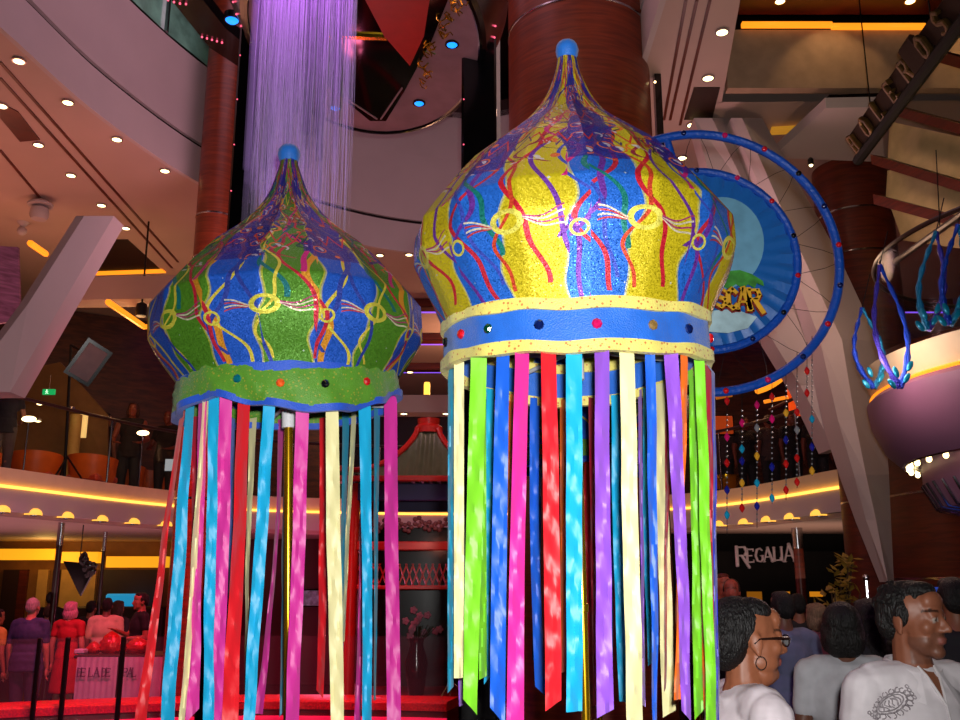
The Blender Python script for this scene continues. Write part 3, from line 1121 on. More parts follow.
struct(prof_strip(CU, [(0, ZS + .56), (0, ZS + 1.72), (.06, ZS + 1.72), (.06, ZS + .56)]), 'trim_6', M_white)
# strip of green windows on top of the fascia
M_teal = mat('green_tinted_glass', (120, 190, 165), .15, vary=.5, scale=3, coat=.4)
kW = min(i for i, p in enumerate(CU) if p.y > 12.3)
struct(prof_strip(CU[kW:], [(0, ZS + 1.72), (0, ZS + 2.6), (.06, ZS + 2.6), (.06, ZS + 1.72)]), 'trim_7', M_white)
for i in range(0, kW, 4):
    a, b = CU[i], CU[min(i + 4, kW)]
    o = struct(MB().prism([V((a.x, a.y, ZS + 1.75)), V((b.x, b.y, ZS + 1.75)), V((b.x, b.y, ZS + 2.5)), V((a.x, a.y, ZS + 2.5))], (0, .03, 0)), 'window_%d' % (i // 4 + 1), M_teal)
    part(MB().box((a.x, a.y, ZS + 2.12), (.06, .06, .76)), 'mullion', M_chrome, o)
struct(slab(CU, ZS + 2.5, ZS + 2.8), 'ceiling_upper', M_darkbrown, smooth=False)

# downlights in the soffit
DL = [(19, 60), (68, 101.5), (117, 138.5), (165, 170), (38.5, 144), (71, 174.5), (101.5, 204.5), (126, 227.5), (722, 31), (708, 77), (692, 124), (682, 157), (380, 254.5), (409, 254), (2, 105)]
DLn = ['first of the outer row at top left', 'second of the outer row at top left', 'third of the outer row at top left', 'fourth of the outer row, nearest the wood column',
       'first of the inner row above the white strut', 'second of the inner row above the white strut', 'third of the inner row above the white strut', 'last of the inner row, at the top of the white strut',
       'top one beside the wide wood column', 'second one beside the wide wood column', 'third one, just above the blue ring', 'lowest one, inside the blue ring', 'left of the pair between the domes', 'right of the pair between the domes', 'cut by the left edge of the picture']
for (px, py), nm in zip(DL, DLn):
    disc_light(atz(px, py, ZS - .003), .055, 'ceiling_downlight', 'round warm ceiling downlight, ' + nm, 'ceiling downlights')


def plate(name, pxs, z, th, m, kind='structure'):
    pts = [atz(px, py, z) for px, py in pxs]
    return struct(MB().prism(pts, (0, 0, th)), name, m, smooth=False)


def bar_px(name, pxa, pxb, z, w, m, h=.06):
    a, b = atz(*pxa, z), atz(*pxb, z)
    d = (b - a)
    rz = math.atan2(d.y, d.x)
    return struct(MB().box((a + b) / 2, (d.length, w, h), rz), name, m, smooth=False)


n_tr = [10]
def trim():
    n_tr[0] += 1
    return 'trim_%d' % n_tr[0]


# left coffers and coves, shadow grooves
plate('ceiling_coffer', [(106, 240), (128, 240), (164, 273), (79, 275)], ZS - .012, .01, M_darkbrown)
bar_px(trim(), (79, 274), (164, 271), ZS - .02, .16, M_led, .02)
for a, b in (((0, 62), (178, 262)), ((0, 78), (172, 268)), ((46, 205), (0, 150)), ((0, 0), (1, 1))):
    if a == (0, 0): continue
    bar_px(trim(), a, b, ZS - .006, .035, M_woodd, .012)
plate('ceiling_coffer', [(0, 103), (18, 112), (40, 140), (20, 142), (0, 118)], ZS - .012, .01, M_woodd)
# right soffit grooves and panel
for a, b in (((686, 0), (664, 120)), ((697, 0), (670, 120)), ((710, 0), (680, 125))):
    bar_px(trim(), a, b, ZS - .006, .03, M_woodd, .012)
plate('ceiling_coffer', [(694, 88), (720, 88), (712, 120), (684, 120)], ZS - .012, .01, M_darkbrown)

# violet cove lines across the far ceiling (they run the whole width) -- one coffer step each
for Y in (17.5, 20.0, 22.8):
    struct(MB().box((1.5, Y, ZS - .1), (15, .10, .14)), trim(), M_ledp, smooth=False)
    struct(MB().box((1.5, Y - .22, ZS - .09), (15, .3, .17)), 'beam', M_woodd, smooth=False)
# left mezzanine back wall: dark wavy timber with gold coves
M_wavy = wood('dark_wavy_timber', (52, 22, 12), (92, 44, 22), .45, (1.2, 1.2, 7))
wl = [V((-13.5, 15.8, 0)), V((-8.6, 17.6, 0)), V((-3.4, 20.8, 0)), V((-3.4, 21.2, 0)), V((-13.5, 16.4, 0))]
struct(MB().prism([V((p.x, p.y, 2.98)) for p in wl], (0, 0, 4.0)), 'wall_mezzanine_left', M_wavy, smooth=False)
p = [at(-30, 405, 14.6), at(106, 405, 15.6), at(106, 475, 15.6), at(-30, 475, 14.6)]
M_goldwall = mat('gold_lit_wall', (190, 150, 80), .6)
# bulkhead and slanted gold coves on that side
mb = MB(); mb.prism([at(70, 277, 13.2), at(188, 275, 13.2), at(186, 298, 13.2), at(66, 300, 13.2)], (0, .4, 0)); struct(mb, 'beam', M_soffit, smooth=False)
def cove(a, b, Ya, Yb, r=.035):
    mb = MB(); mb.tube([at(*a, Ya), at(*b, Yb)], r, n=6); return struct(mb, trim(), M_led)
cove((108, 302), (143, 326), 12.6, 14.2, .045); cove((143, 327), (153, 326), 14.2, 14.3, .04)
cove((30, 243), (46, 254), 11.0, 11.6, .04)
# lit room behind the left mezzanine
rm = [(56, 372), (100, 372), (100, 470), (56, 470)]
struct(MB().prism([at(0, 375, 16.6), at(60, 362, 16.7), at(108, 415, 16.9), at(108, 470, 16.9), at(0, 470, 16.6)], (0, .05, 0)), 'wall_lounge', mat('tan_lounge_wall', (120, 84, 44), .7), smooth=False)
a = at(71, 470, 16.3)
mb = MB(); mb.tube([V((a.x, a.y, 2.98)), V((a.x, a.y, 4.6))], .1, n=16); struct(mb, 'column', mat('gold_column', (200, 165, 90), .6), 'pale gold pillar at the back of the left mezzanine')
o = struct(MB().box(at(83, 426, 16.5), (.14, .03, .42)), 'window_20', emit('lit_window', (240, 200, 120), .9), smooth=False)

# ---------------------------------------------------------------- leaning struts
def solid(name, quads, Y, thick, m, lab):
    """ribbon of cross sections: each (left px, right px, y, Y, depth)"""
    mb = MB()
    for (x0, x1, x2, y, Yd, th) in quads:
        a, b, c = at(x0, y, Yd), at(x1, y, Yd - .12), at(x2, y, Yd + .22)
        mb.v += [a, b, c, c + V((0, th, 0)), a + V((0, th, 0))]
    n = 5
    for i in range(len(quads) - 1):
        for k in range(n):
            mb.f.append((i * n + k, i * n + (k + 1) % n, (i + 1) * n + (k + 1) % n, (i + 1) * n + k)); mb.m.append(0)
    mb.f.append(tuple(range(n))); mb.f.append(tuple(range((len(quads) - 1) * n + n - 1, (len(quads) - 1) * n - 1, -1))); mb.m += [0, 0]
    o = struct(mb, name, m, lab, smooth=False)
    return o


solid('strut', [(76, 84, 114, 216, 9.6, .3), (20, 28, 62, 312 - 8, 9.0, .3), (-45, -38, 10, 392, 8.5, .3)], 9, .3, M_white, 'broad white leaning strut at the left, under the mezzanine ceiling')
s = .0
solid('strut', [(694, 712, 728, 118, 9.9, .25), (716, 752, 776, 200, 9.8, .3), (748, 790, 822, 300, 9.7, .35), (800, 822, 846, 385, 9.65, .35), (829, 835, 838, 450, 9.6, .3)], 9, .3, M_white, 'wide white faceted strut behind the blue ring')
solid('strut', [(731, 742, 762, 118, 9.7, .25), (786, 800, 836, 250, 9.4, .35), (820, 842, 878, 340, 9.2, .4), (838, 855, 885, 420, 9.1, .4), (854, 866, 889, 475, 9.0, .35), (866, 876, 891, 520, 9.0, .25), (885, 888, 894, 582, 8.95, .12)], 9, .3, M_white, 'tall white strut tapering to a point beside the dark wood wall')

# ---------------------------------------------------------------- wood columns
def wood_column(px, Y, rpx, z0, z1, m, lab, joints=(), py=360):
    p = at(px, py, Y)
    r = rpx / F * depth(p)
    p = at(px, py, Y + r)
    c = V((p.x, p.y, 0))
    o = MB(); o.lathe(V((c.x, c.y, z0)), [(r, 0), (r, z1 - z0)], n=56)
    o = struct(o, 'column', m, lab)
    for z in joints:
        mb = MB(); mb.lathe(V((c.x, c.y, z)), [(r + .001, -.012), (r + .008, -.008), (r + .008, .008), (r + .001, .012)], n=56, cap=False)
        part(mb, 'joint_ring', M_chrome, o)
    return o, c, r


o, c, r = wood_column(578.5, 8.4, 76, 0, 10.9, M_wood, 'wide red-brown wood column behind the yellow and blue lantern', joints=(2.9, at(580, 9, 8.6).z), py=75)
# black edge strip with small lamps and glossy strip each side of it
e = at(658, 100, 9.0)
mb = MB(); mb.box((e.x + .02, e.y + .1, 5.4), (.07, .1, 10.8)); o2 = struct(mb, 'pilaster', M_dark, 'narrow dark edge strip on the right of the wide wood column', smooth=False)
for k, py in enumerate((15, 39, 45, 82)):
    q = at(655, py, 8.93)
    part(MB().ell(q, .012), 'pin_lamp', M_bulb, o2)
e = at(493, 100, 8.6)
mb = MB(); mb.box((e.x, e.y + .1, 5.4), (.15, .1, 10.8)); struct(mb, 'pilaster', M_white, 'glossy mauve strip on the left of the wide wood column', smooth=False)
q = at(491, 112, 8.55)  # reflected warm light, modelled as a small glowing bulb and plate
warm_refl = thing('warm_reflection', q, 'glowing warm reflection on the mauve strip left of the wide wood column', 'light')
part(MB().ell(q, (.04, .03, .025)), 'bulb', M_bulb, warm_refl); part(MB().box(q + V((0, .03, 0)), (.12, .02, .08)), 'backplate', M_chrome, warm_refl)
wood_column(213, 11.25, 19, 0, 10.9, M_wood, 'slim red-brown wood column beside the black frame post', joints=(at(214, 213, 11.3).z, at(214, 255, 11.3).z, 2.7), py=250)
o, c, r = wood_column(852.5, 10.6, 38, 0, at(857, 162, 10.8).z, M_woodd, 'dark red wood column behind the tapering strut', joints=(at(857, 205, 10.6).z, at(857, 248, 10.6).z, 2.62), py=200)
mb = MB(); mb.lathe(V((c.x, c.y, at(857, 170, 10.6).z)), [(r * .9, -.02), (r * .98, 0), (r * .98, .05), (r * .9, .05)], n=40, cap=False)
part(mb, 'glow_ring', emit('amber_glow', (255, 120, 30), .5), o)
# dark wood clad wall below the round bar
o = MB(); o.lathe(V((6.5, 10.2, 0)), [(2.05, 0), (2.05, 4.2)], n=72)
o = struct(o, 'wall_bar', M_woodd, 'curved dark wood wall with chrome lines')
for z in (.9, 1.75, 2.62, 3.4):
    mb = MB(); mb.lathe(V((6.5, 10.2, z)), [(2.051, -.012), (2.06, -.012), (2.06, .012), (2.051, .012)], n=72, cap=False)
    part(mb, 'chrome_line', M_chrome, o)
q = at(869, 610, 8.4)
mb = MB(); mb.tube([V((q.x, q.y, 0)), V((q.x, q.y, at(869, 578, 8.6).z))], .015, n=8); mb.ell(V((q.x, q.y, at(869, 578, 8.6).z)), .03)
tag(mb.build('chrome_post', M_chrome), 'thin chrome post standing in front of the dark wood wall', 'post')

# ---------------------------------------------------------------- right upper part: bulkhead, coffer, beams
YB = 9.35
a, b = at(728, 89, YB), at(1010, 89, YB)
struct(MB().box(((a.x + 9) / 2 , YB + .06, 7.36), (9 - a.x, .12, .72)), 'wall_bulkhead', mat('cream_bulkhead', (175, 145, 120), .7), smooth=False)
struct(MB().box(((a.x + 9) / 2 , YB - 1.2, 7.95), (9 - a.x, 2.4, .08)), 'ceiling_timber', M_woodd, smooth=False)
for x0, x1, dz in ((742, 832, .02), (832, 925, 0)):
    p0, p1 = at(x0, 29, YB - .03), at(x1, 29, YB - .03)
    struct(MB().box(((p0.x + p1.x) / 2, YB - .03, 7.74 + dz), (p1.x - p0.x, .06, .05)), trim(), M_led, smooth=False)
for k, (px, py) in enumerate(((780, 0), (910, 0))):
    disc_light(atz(px, py, 7.9), .05, 'ceiling_downlight', 'round ceiling downlight in the dark timber ceiling, ' + ('left one' if k == 0 else 'right one'), 'ceiling downlights')
mb = MB(); mb.prism([at(x, y, 9.6) for x, y in ((822, 160), (826, 112), (838, 107), (1000, 107), (1000, 165))], (0, .1, 0)); 
mb = MB(); mb.prism([atz(x, y, 6.6) for x, y in ((772, 158), (826, 108), (880, 107), (885, 162))], (0, 0, .12)); struct(mb, 'ceiling_panel', M_white, smooth=False)
mb = MB(); mb.prism([atz(x, y, 6.75) for x, y in ((806, 128), (830, 103), (892, 101), (892, 108), (834, 108))], (0, 0, .1)); struct(mb, 'ceiling_panel', M_dark, smooth=False)
bar_px(trim(), (771, 131), (806, 129), 6.95, .12, emit('dim_cove_light', (200, 140, 40), .55), .05)
# brown roof beams at far right with a lit panel between
def beam(a, b, Ya, Yb, h, lab):
    A, B = at(*a, Ya), at(*b, Yb)
    mb = MB()
    d = (B - A).normalized(); up = V((0, 0, 1)); s = d.cross(up).normalized()
    M = Matrix((d, s, up)).transposed()
    mb.box((A + B) / 2, ((B - A).length, .12, h), M=M)
    return struct(mb, 'beam', M_woodd, lab, smooth=False)
beam((876, 160), (975, 190), 9.0, 7.8, .11, 'lower brown roof beam at the far right')
beam((888, 108), (975, 132), 9.0, 7.8, .11, 'upper brown roof beam at the far right')
beam((878, 200), (975, 226), 8.8, 7.8, .11, 'lowest brown roof beam at the far right')
beam((926, 52), (975, 66), 8.0, 7.4, .12, 'topmost brown roof beam at the far right')
M_creamp = mat('cream_ceiling_panel', (200, 180, 130), .6)
for k, (q0, q1, q2, q3) in enumerate([((892, 122), (975, 140), (975, 182), (890, 160)), ((890, 170), (975, 196), (975, 218), (888, 200)), ((893, 206), (975, 232), (975, 250), (905, 240))]):
    mb = MB(); mb.prism([at(*q0, 9.3), at(*q1, 8.2), at(*q2, 8.2), at(*q3, 9.3)], (0, .06, .02)); struct(mb, 'ceiling_panel', M_creamp, smooth=False)
for px, py in ((868, 152), (811, 165)):
    q = at(px, py, 9.0)
    t = thing('spot_lamp', q, 'tiny bright spot lamp ' + ('under the gold letter sign' if px == 868 else 'touching the outer blue ring'), 'light', 'tiny spot lamps')
    part(MB().ell(q, .02), 'bulb', M_bulb, t); part(MB().lathe(q, [(.03, .0), (.03, .06), (.015, .08)], n=12), 'can', M_blackmetal, t)

# bridge across the far end
mb = MB(); mb.box((-1.4, 18.1, 5.1), (5.2, .5, .34)); struct(mb, 'beam', M_white, 'white bridge beam across the far end', smooth=False)
q = at(427, 384, 18.0)
t = thing('table_lamp', V((q.x, q.y, 5.27)), 'small glowing yellow lamp on the white bridge at the far end', 'lamp')
part(MB().lathe(V((q.x, q.y, 5.3)), [(.06, .0), (.06, .22), (.05, .25)], n=14), 'shade', emit('yellow_shade', (255, 190, 70), 2.0), t)
part(MB().lathe(V((q.x, q.y, 5.27)), [(.09, 0), (.09, .02), (.03, .03)], n=14), 'base', M_brass, t)
for px, py, zz in ((410, 371.5, 6.85), (422, 403, 4.9), (404, 413, 4.4), (446, 413, 4.4)):
    disc_light(at(px, py, 18.2 if py < 405 else 17), .06, 'ceiling_downlight', 'round downlight at the far end, ' + {410: 'above the yellow lamp', 422: 'under the white bridge', 404: 'left above the pagoda roof', 446: 'right above the pagoda roof'}[px], 'ceiling downlights')

# ---------------------------------------------------------------- ground floor back: shop fronts
struct(MB().box((-8.2, 18.4, 1.25), (10.5, .2, 2.5)), 'wall_shopfront_left', mat('ochre_shop_wall', (128, 84, 34), .6), smooth=False)
for (x0, x1, y0, y1) in ((0, 57, 548, 561), (62, 100, 551, 564), (108, 168, 556, 568)):
    p0, p1 = at((x0 + x1) / 2, (y0 + y1) / 2, 17.9), at(x1, y1, 17.9)
    w = (x1 - x0) / F * depth(p0)
    struct(MB().box(p0, (w, .2, .2)), trim(), emit('yellow_cove', (255, 175, 30), .85), smooth=False)
struct(MB().box((-7.2, 18.27, at(50, 640, 18).z), (2, .02, .02)), trim(), M_rail)
for px, w, m in ((8, 16, M_darkbrown), (40, 10, M_goldwall), (76, 34, M_goldwall), (20, 8, M_woodd), (53, 6, M_darkbrown), (130, 60, M_darkbrown)):
    q = at(px, 600, 18.2)
    struct(MB().box((q.x, 18.25, 1.0), (w / F * 18, .08, 1.95)), 'wall_panel', m, smooth=False)
q = at(122, 600, 17.6)
tag(MB().bevbox((q.x, 17.7, q.z), (.58, .3, .22), .03).build('counter_screen', emit('cyan_screen', (30, 150, 200), .7)), 'cyan glowing screen behind the man in black', 'screen')
tag(MB().bevbox((q.x, 17.7, (q.z - .11) / 2), (1.6, .5, q.z - .112), .03).build('bar_counter', M_darkbrown), 'dark bar counter under the cyan glowing screen', 'counter')
# black triangular banner hanging under the left mezzanine
mb = MB(); mb.prism([at(63, 561, 13.2), at(97, 564, 13.2), at(80, 596, 13.2)], (0, .05, 0))
t = thing('triangle_banner', at(80, 561, 13.2), 'black triangular banner with a ruffled knot hanging under the left mezzanine', 'banner')
part(mb, 'cloth_panel', M_dark, t, smooth=False)
mb = MB()
for k in range(9):
    q = at(88 + 5 * math.cos(k * .7), 565 + 7 * math.sin(k * .9), 13.15)
    mb.ell(q, (.05 + .02 * (k % 3), .04, .045 + .015 * (k % 2)), n=8, k=6, M=Matrix.Rotation(k, 3, 'Y'))
part(mb, 'knot', M_dark, t)
part(MB().tube([at(80, 561, 13.2), V((at(80, 561, 13.2).x, 13.2, 2.5))], .008), 'cord', M_blackmetal, t)
# centre: maroon back wall below the mezzanine
struct(MB().box((-.8, 17.4, 1.25), (7.4, .15, 2.5)), 'wall_shopfront_centre', M_maroon, smooth=False)
q = at(311, 598, 17.2)
t = thing('framed_picture', q, 'small pale blue picture on the maroon wall behind the left ribbons', 'picture')
part(MB().box(q, (.34, .03, .26)), 'print', mat('pale_blue_print', (150, 190, 205), .5, vary=.6, scale=12), t); part(MB().box(q + V((0, .02, 0)), (.38, .02, .30)), 'frame', M_dark, t)
# right: black shop with its sign
M_shopblack = mat('matt_black_shopfront', (9, 8, 8), .7, vary=.3, spec=.2)
struct(MB().box((4.6, 15.6, 1.25), (5.2, .2, 2.5)), 'wall_shopfront_right', M_shopblack, smooth=False)
struct(MB().box((4.2, 15.35, 1.9), (3.6, .3, .62)), 'wall_fascia', M_shopblack, smooth=False)
for k, (px, w, y0, y1) in enumerate(((756, 14, 574, 600), (818, 12, 571, 596), (790, 3, 575, 600))):
    q = at(px, (y0 + y1) / 2, 15.3)
    struct(MB().box((q.x, 15.42, q.z), (w / F * 15.3, .05, (y1 - y0) / F * 15.3)), 'window_%d' % (21 + k), emit('amber_window', (215, 130, 20), .75 if k else .25), smooth=False)

# ---------------------------------------------------------------- REGALIA letters, serifed strokes
GL = {
    'R': [((0, 0), (0, 1), .17), ((0, .95), (.42, .95), .09), ((.42, .95), (.5, .72), .13), ((.5, .72), (.4, .52), .12), ((.4, .52), (0, .52), .08), ((.26, .5), (.62, -.12), .15)],
    'E': [((0, 0), (0, 1), .17), ((0, .95), (.45, .95), .1), ((0, .5), (.34, .5), .08), ((0, .05), (.46, .05), .1), ((.45, .98), (.45, .80), .06), ((.46, .02), (.46, .2), .06)],
    'G': [((.52, .82), (.38, .97), .09), ((.38, .97), (.15, .9), .12), ((.15, .9), (.03, .5), .16), ((.03, .5), (.15, .1), .16), ((.15, .1), (.4, .03), .1), ((.4, .03), (.53, .2), .1), ((.53, .2), (.53, .46), .14), ((.38, .46), (.6, .46), .07)],
    'A': [((0, 0), (.3, 1.02), .09), ((.3, 1.02), (.62, 0), .18), ((.12, .34), (.5, .34), .08), ((-.08, .02), (.1, .02), .06), ((.52, .02), (.72, .02), .06)],
    'L': [((0, 0), (0, 1), .17), ((-.08, .98), (.1, .98), .06), ((0, .05), (.44, .05), .1), ((.44, .02), (.44, .24), .07)],
    'I': [((0, 0), (0, 1), .17), ((-.1, .98), (.1, .98), .06), ((-.1, .02), (.1, .02), .06)],
    'B': [((0, 0), (0, 1), .17), ((0, .95), (.4, .9), .1), ((.4, .9), (.38, .55), .13), ((.4, .52), (0, .52), .09), ((.4, .5), (.46, .1), .14), ((.46, .08), (0, .05), .1)],
    'O': [((.28, 1), (.05, .75), .13), ((.05, .75), (.05, .25), .16), ((.05, .25), (.28, 0), .13), ((.28, 0), (.52, .25), .13), ((.52, .25), (.52, .75), .16), ((.52, .75), (.28, 1), .13)],
    'S': [((.48, .85), (.25, 1), .11), ((.25, 1), (.05, .8), .13), ((.05, .8), (.1, .56), .14), ((.1, .56), (.45, .42), .15), ((.45, .42), (.48, .18), .14), ((.48, .18), (.25, 0), .13), ((.25, 0), (.02, .15), .11)],
    'C': [((.5, .8), (.3, 1), .13), ((.3, 1), (.08, .8), .15), ((.08, .8), (.08, .2), .17), ((.08, .2), (.3, 0), .15), ((.3, 0), (.5, .2), .13)],
}


def glyph(mb, ch, org, ex, ez, s, dp, fat=1.0, grow=0.0):
    """letter strokes as chamfered bars in the plane ex/ez, thickness dp along the normal"""
    ex, ez = V(ex).normalized(), V(ez).normalized()
    nrm = ex.cross(ez)
    for (a, b, w) in GL[ch]:
        A, B = V(org) + ex * a[0] * s + ez * a[1] * s, V(org) + ex * b[0] * s + ez * b[1] * s
        d = (B - A).normalized()
        W = w * s * fat + grow
        side = nrm.cross(d).normalized()
        M = Matrix((d, side, nrm)).transposed()
        mb.bevbox((A + B) / 2, ((B - A).length + W * .6, W, dp), min(W, dp) * .25, M=M)


t = thing('shop_sign', at(763, 566, 15.1), 'silver raised REGALIA letters on the black shop front', 'sign')
M_silver = mat('lit_silver_letters', (225, 215, 225), .3, metal=.3)
YS = 15.12
xs = [(736, 14.5, 'R', 551, 567), (749, 0, 'E', 549, 563), (759.5, 0, 'G', 548, 563), (768, 0, 'A', 547.5, 562), (779, 0, 'L', 546.5, 562), (785.5, 0, 'I', 545.5, 560), (783.5, 0, 'A', 545, 562)]
cur = [(737.5, 566, 20, 'R'), (747.5, 563, 14.5, 'E'), (755.5, 562.5, 14.5, 'G'), (764, 562, 14.5, 'A'), (774.5, 561, 14, 'L'), (782, 560.5, 14, 'I'), (784.5, 562, 18, 'A')]
for (x, yb, hpx, ch) in cur:
    o0, o1 = at(x, yb, YS), at(x, yb - hpx, YS)
    sc = (o1 - o0).z
    mb = MB(); glyph(mb, ch, o0, (1, 0, .05), (0, 0, 1), sc * .98, .05)
    part(mb, 'letter', M_silver, t, smooth=False)
# ------------------------------------------------------------------ ring banner
YB2 = 4.1
cb = at(703, 259, YB2)
dB = depth(cb)
Ro, Ri = 136 / F * dB, 94 / F * dB
exb, ezb = V((1, 0, 0)), V((0, 0, 1))
ban = thing('ring_banner', V((cb.x, cb.y, 0)), 'round blue satin banner inside a wide blue hoop, behind the yellow and blue lantern', 'banner')
bp = lambda r, a, dy=0: cb + exb * (r * math.cos(a)) + ezb * (r * math.sin(a)) + V((0, dy, 0))
M_hoop = mat('blue_wrapped_hoop', (10, 70, 170), .45, bump=.3, bscale=60)
M_bsat = satin('banner_blue_satin', (14, 90, 168))
E.nt = M_bsat.node_tree
hp = part(MB().tube([bp(Ro, 2 * PI * k / 96) for k in range(96)], .021, n=10, closed=True), 'outer_hoop', M_hoop, ban)
ih = part(MB().tube([bp(Ri, 2 * PI * k / 96) for k in range(96)], .020, n=10, closed=True), 'inner_hoop', M_hoop, ban)
for a in (math.radians(103), math.radians(190), math.radians(235)):
    part(MB().tube([bp(Ri, a), bp(Ro, a)], .017, n=10), 'spoke', M_hoop, ban)
mb = MB()
N, K = 120, 14
for j in range(K + 1):
    for k in range(N):
        a = 2 * PI * k / N
        r = (Ri - .01) * max(j, .02) / K
        pleat = .010 * math.sin(a * 34) * (j / K) ** 3 + .02 * (1 - (j / K) ** 2)
        mb.v.append(bp(r, a, -pleat))
for j in range(K):
    for k in range(N):
        mb.f.append((j * N + k, j * N + (k + 1) % N, (j + 1) * N + (k + 1) % N, (j + 1) * N + k)); mb.m.append(0)
part(mb, 'satin_disc', M_bsat, ban)
# printed emblem: pale round, green leaf top and block letters
def flat_px(name, pxs, m, dy, th=.004, lab=None):
    pts = [at(x, y, YB2 - .04 - dy) for x, y in pxs]
    return part(MB().prism(pts, (0, th, 0)), name, m, ban, lab, smooth=False)
M_moon = mat('pale_blue_print_cloth', (105, 160, 190), .5, vary=.2, scale=8)
M_mist = mat('white_mist_print', (165, 195, 205), .5, vary=.25, scale=14)
flat_px('printed_disc', [(722 + 42 * math.cos(k * PI / 20), 243 + 46 * math.sin(k * PI / 20)) for k in range(40)], M_moon, .0, lab='pale blue printed round')
flat_px('printed_mist', [(690, 312), (735, 309), (757, 317), (748, 328), (728, 333), (700, 331)], M_mist, .002, lab='white misty print')
leaf = [(708, 283), (716, 274), (728, 271), (740, 270), (752, 274), (763, 281), (764, 286), (757, 283), (755, 288), (748, 284), (744, 289), (736, 284), (729, 289), (720, 285)]
flat_px('printed_leaves', leaf, mat('green_leaf_print', (60, 140, 50), .5, vary=.4, scale=20), .006, lab='green leaf print')
M_letY = mat('yellow_orange_letter', (235, 175, 40), .45, vary=.25, scale=9)
M_letR = mat('dark_red_letter_edge', (120, 25, 15), .5)
for (x, yb, h, ch) in ((716.5, 307, 20, 'S'), (727, 308.5, 21, 'C'), (737.5, 309, 22, 'A'), (749.5, 310, 22.5, 'R')):
    o0, o1 = at(x, yb, YB2 - .055), at(x, yb - h, YB2 - .055)
    sc = (o1 - o0).z * .93
    mb = MB(); glyph(mb, ch, o0 + V((0, .004, -.004)), (1, 0, 0), (0, 0, 1), sc, .006, 1.25, .014)
    lt = part(mb, 'letter_outline', M_letR, ban, 'dark red letter outline', smooth=False)
    mb = MB(); glyph(mb, ch, o0 + V((0, -.004, 0)), (1, 0, 0), (0, 0, 1), sc, .008, 1.45)
    part(mb, 'letter', M_letY, lt, 'yellow letter', smooth=False)
cols = ['red', 'navy', 'black', 'red', 'magenta', 'navy']
for k in range(20):
    a = 2 * PI * k / 20 + .1
    q = bp(Ro, a, -.02)
    part(MB().ell(q, (.014, .012, .014), n=10, k=6), 'gem', M_gem[cols[k % 6]], hp, cols[k % 6] + ' gem')
for k in range(14):
    a = 2 * PI * k / 14 + .25
    part(MB().ell(bp(Ri, a, -.02), (.013, .012, .013), n=10, k=6), 'gem', M_gem[cols[(k + 2) % 6]], ih, cols[(k + 2) % 6] + ' gem')
# lacing: loops of black thread between the hoops
mb = MB()
path = []
for k in range(161):
    a = 2 * PI * k / 160
    t = .5 + .5 * math.cos(2 * PI * k / 10)
    path.append(bp(Ri + (Ro - Ri) * t, a, .004 * math.sin(k)))
mb.tube(path, .0013, n=5)
part(mb, 'lacing', M_blackmetal, ban, 'black thread laced between the hoops')
part(MB().tube([V((cb.x - .16, cb.y + .03, 0)), cb + V((-.06, .03, -Ri))], .014, n=12), 'pole', M_brass, ban)
part(MB().lathe(V((cb.x - .16, cb.y + .03, 0)), [(.12, 0), (.12, .012), (.03, .03), (.015, .06)], n=24), 'foot', M_brass, ban)
BC = {'magenta': (200, 20, 100), 'turquoise': (20, 140, 180), 'gold': (210, 150, 40), 'navy': (25, 30, 130), 'red': (190, 25, 25), 'silver': (120, 118, 122)}
M_bead = {k: mat(k + '_glass_bead', v, .15, spec=.9, coat=.4) for k, v in BC.items()}
strands = [(727, 393, 536, [('red', 401), ('magenta', 437), ('red', 463), ('navy', 490), ('turquoise', 515)]),
           (742, 389, 512, [('magenta', 423), ('turquoise', 449), ('navy', 461), ('gold', 483), ('red', 508)]),
           (757, 383, 528, [('magenta', 405), ('silver', 428), ('gold', 456), ('turquoise', 483), ('navy', 506)]),
           (772, 374, 504, [('red', 397), ('magenta', 419), ('navy', 467), ('turquoise', 498)]),
           (786, 364, 500, [('gold', 413), ('navy', 440), ('red', 464), ('red', 490)]),
           (797, 354, 488, [('red', 412), ('silver', 430), ('red', 458), ('red', 482)]),
           (812, 338, 476, [('turquoise', 419), ('navy', 447), ('gold', 471)]),
           (807, 344, 398, [('red', 371), ('red', 393)])]
for (x, y0, y1, big) in strands:
    y0 -= 2
    mb = MB(); mb.tube([at(x, y0, YB2), at(x, y1, YB2)], .0016, n=5)
    st = part(mb, 'bead_strand', M_blackmetal, ban, 'hanging string of beads')
    y = y0 + 10
    bs = [(y, 'silver', .0045) for y in np.arange(y0 + 24, y1 - 6, 5.2)]
    for (y, c, r) in [b for b in bs if min(abs(b[0] - g[1]) for g in big) > 4] + [(g[1], g[0], .013) for g in big]:
        q = at(x, y, YB2)
        mb = MB()
        if r > .01: mb.lathe(q, [(.001, -.020), (.009, -.010), (r, 0), (.009, .010), (.001, .020)], n=8)
        else: mb.ell(q, r, n=6, k=4)
        part(mb, 'bead', M_bead[c], st, c + ' bead', smooth=r < .01)

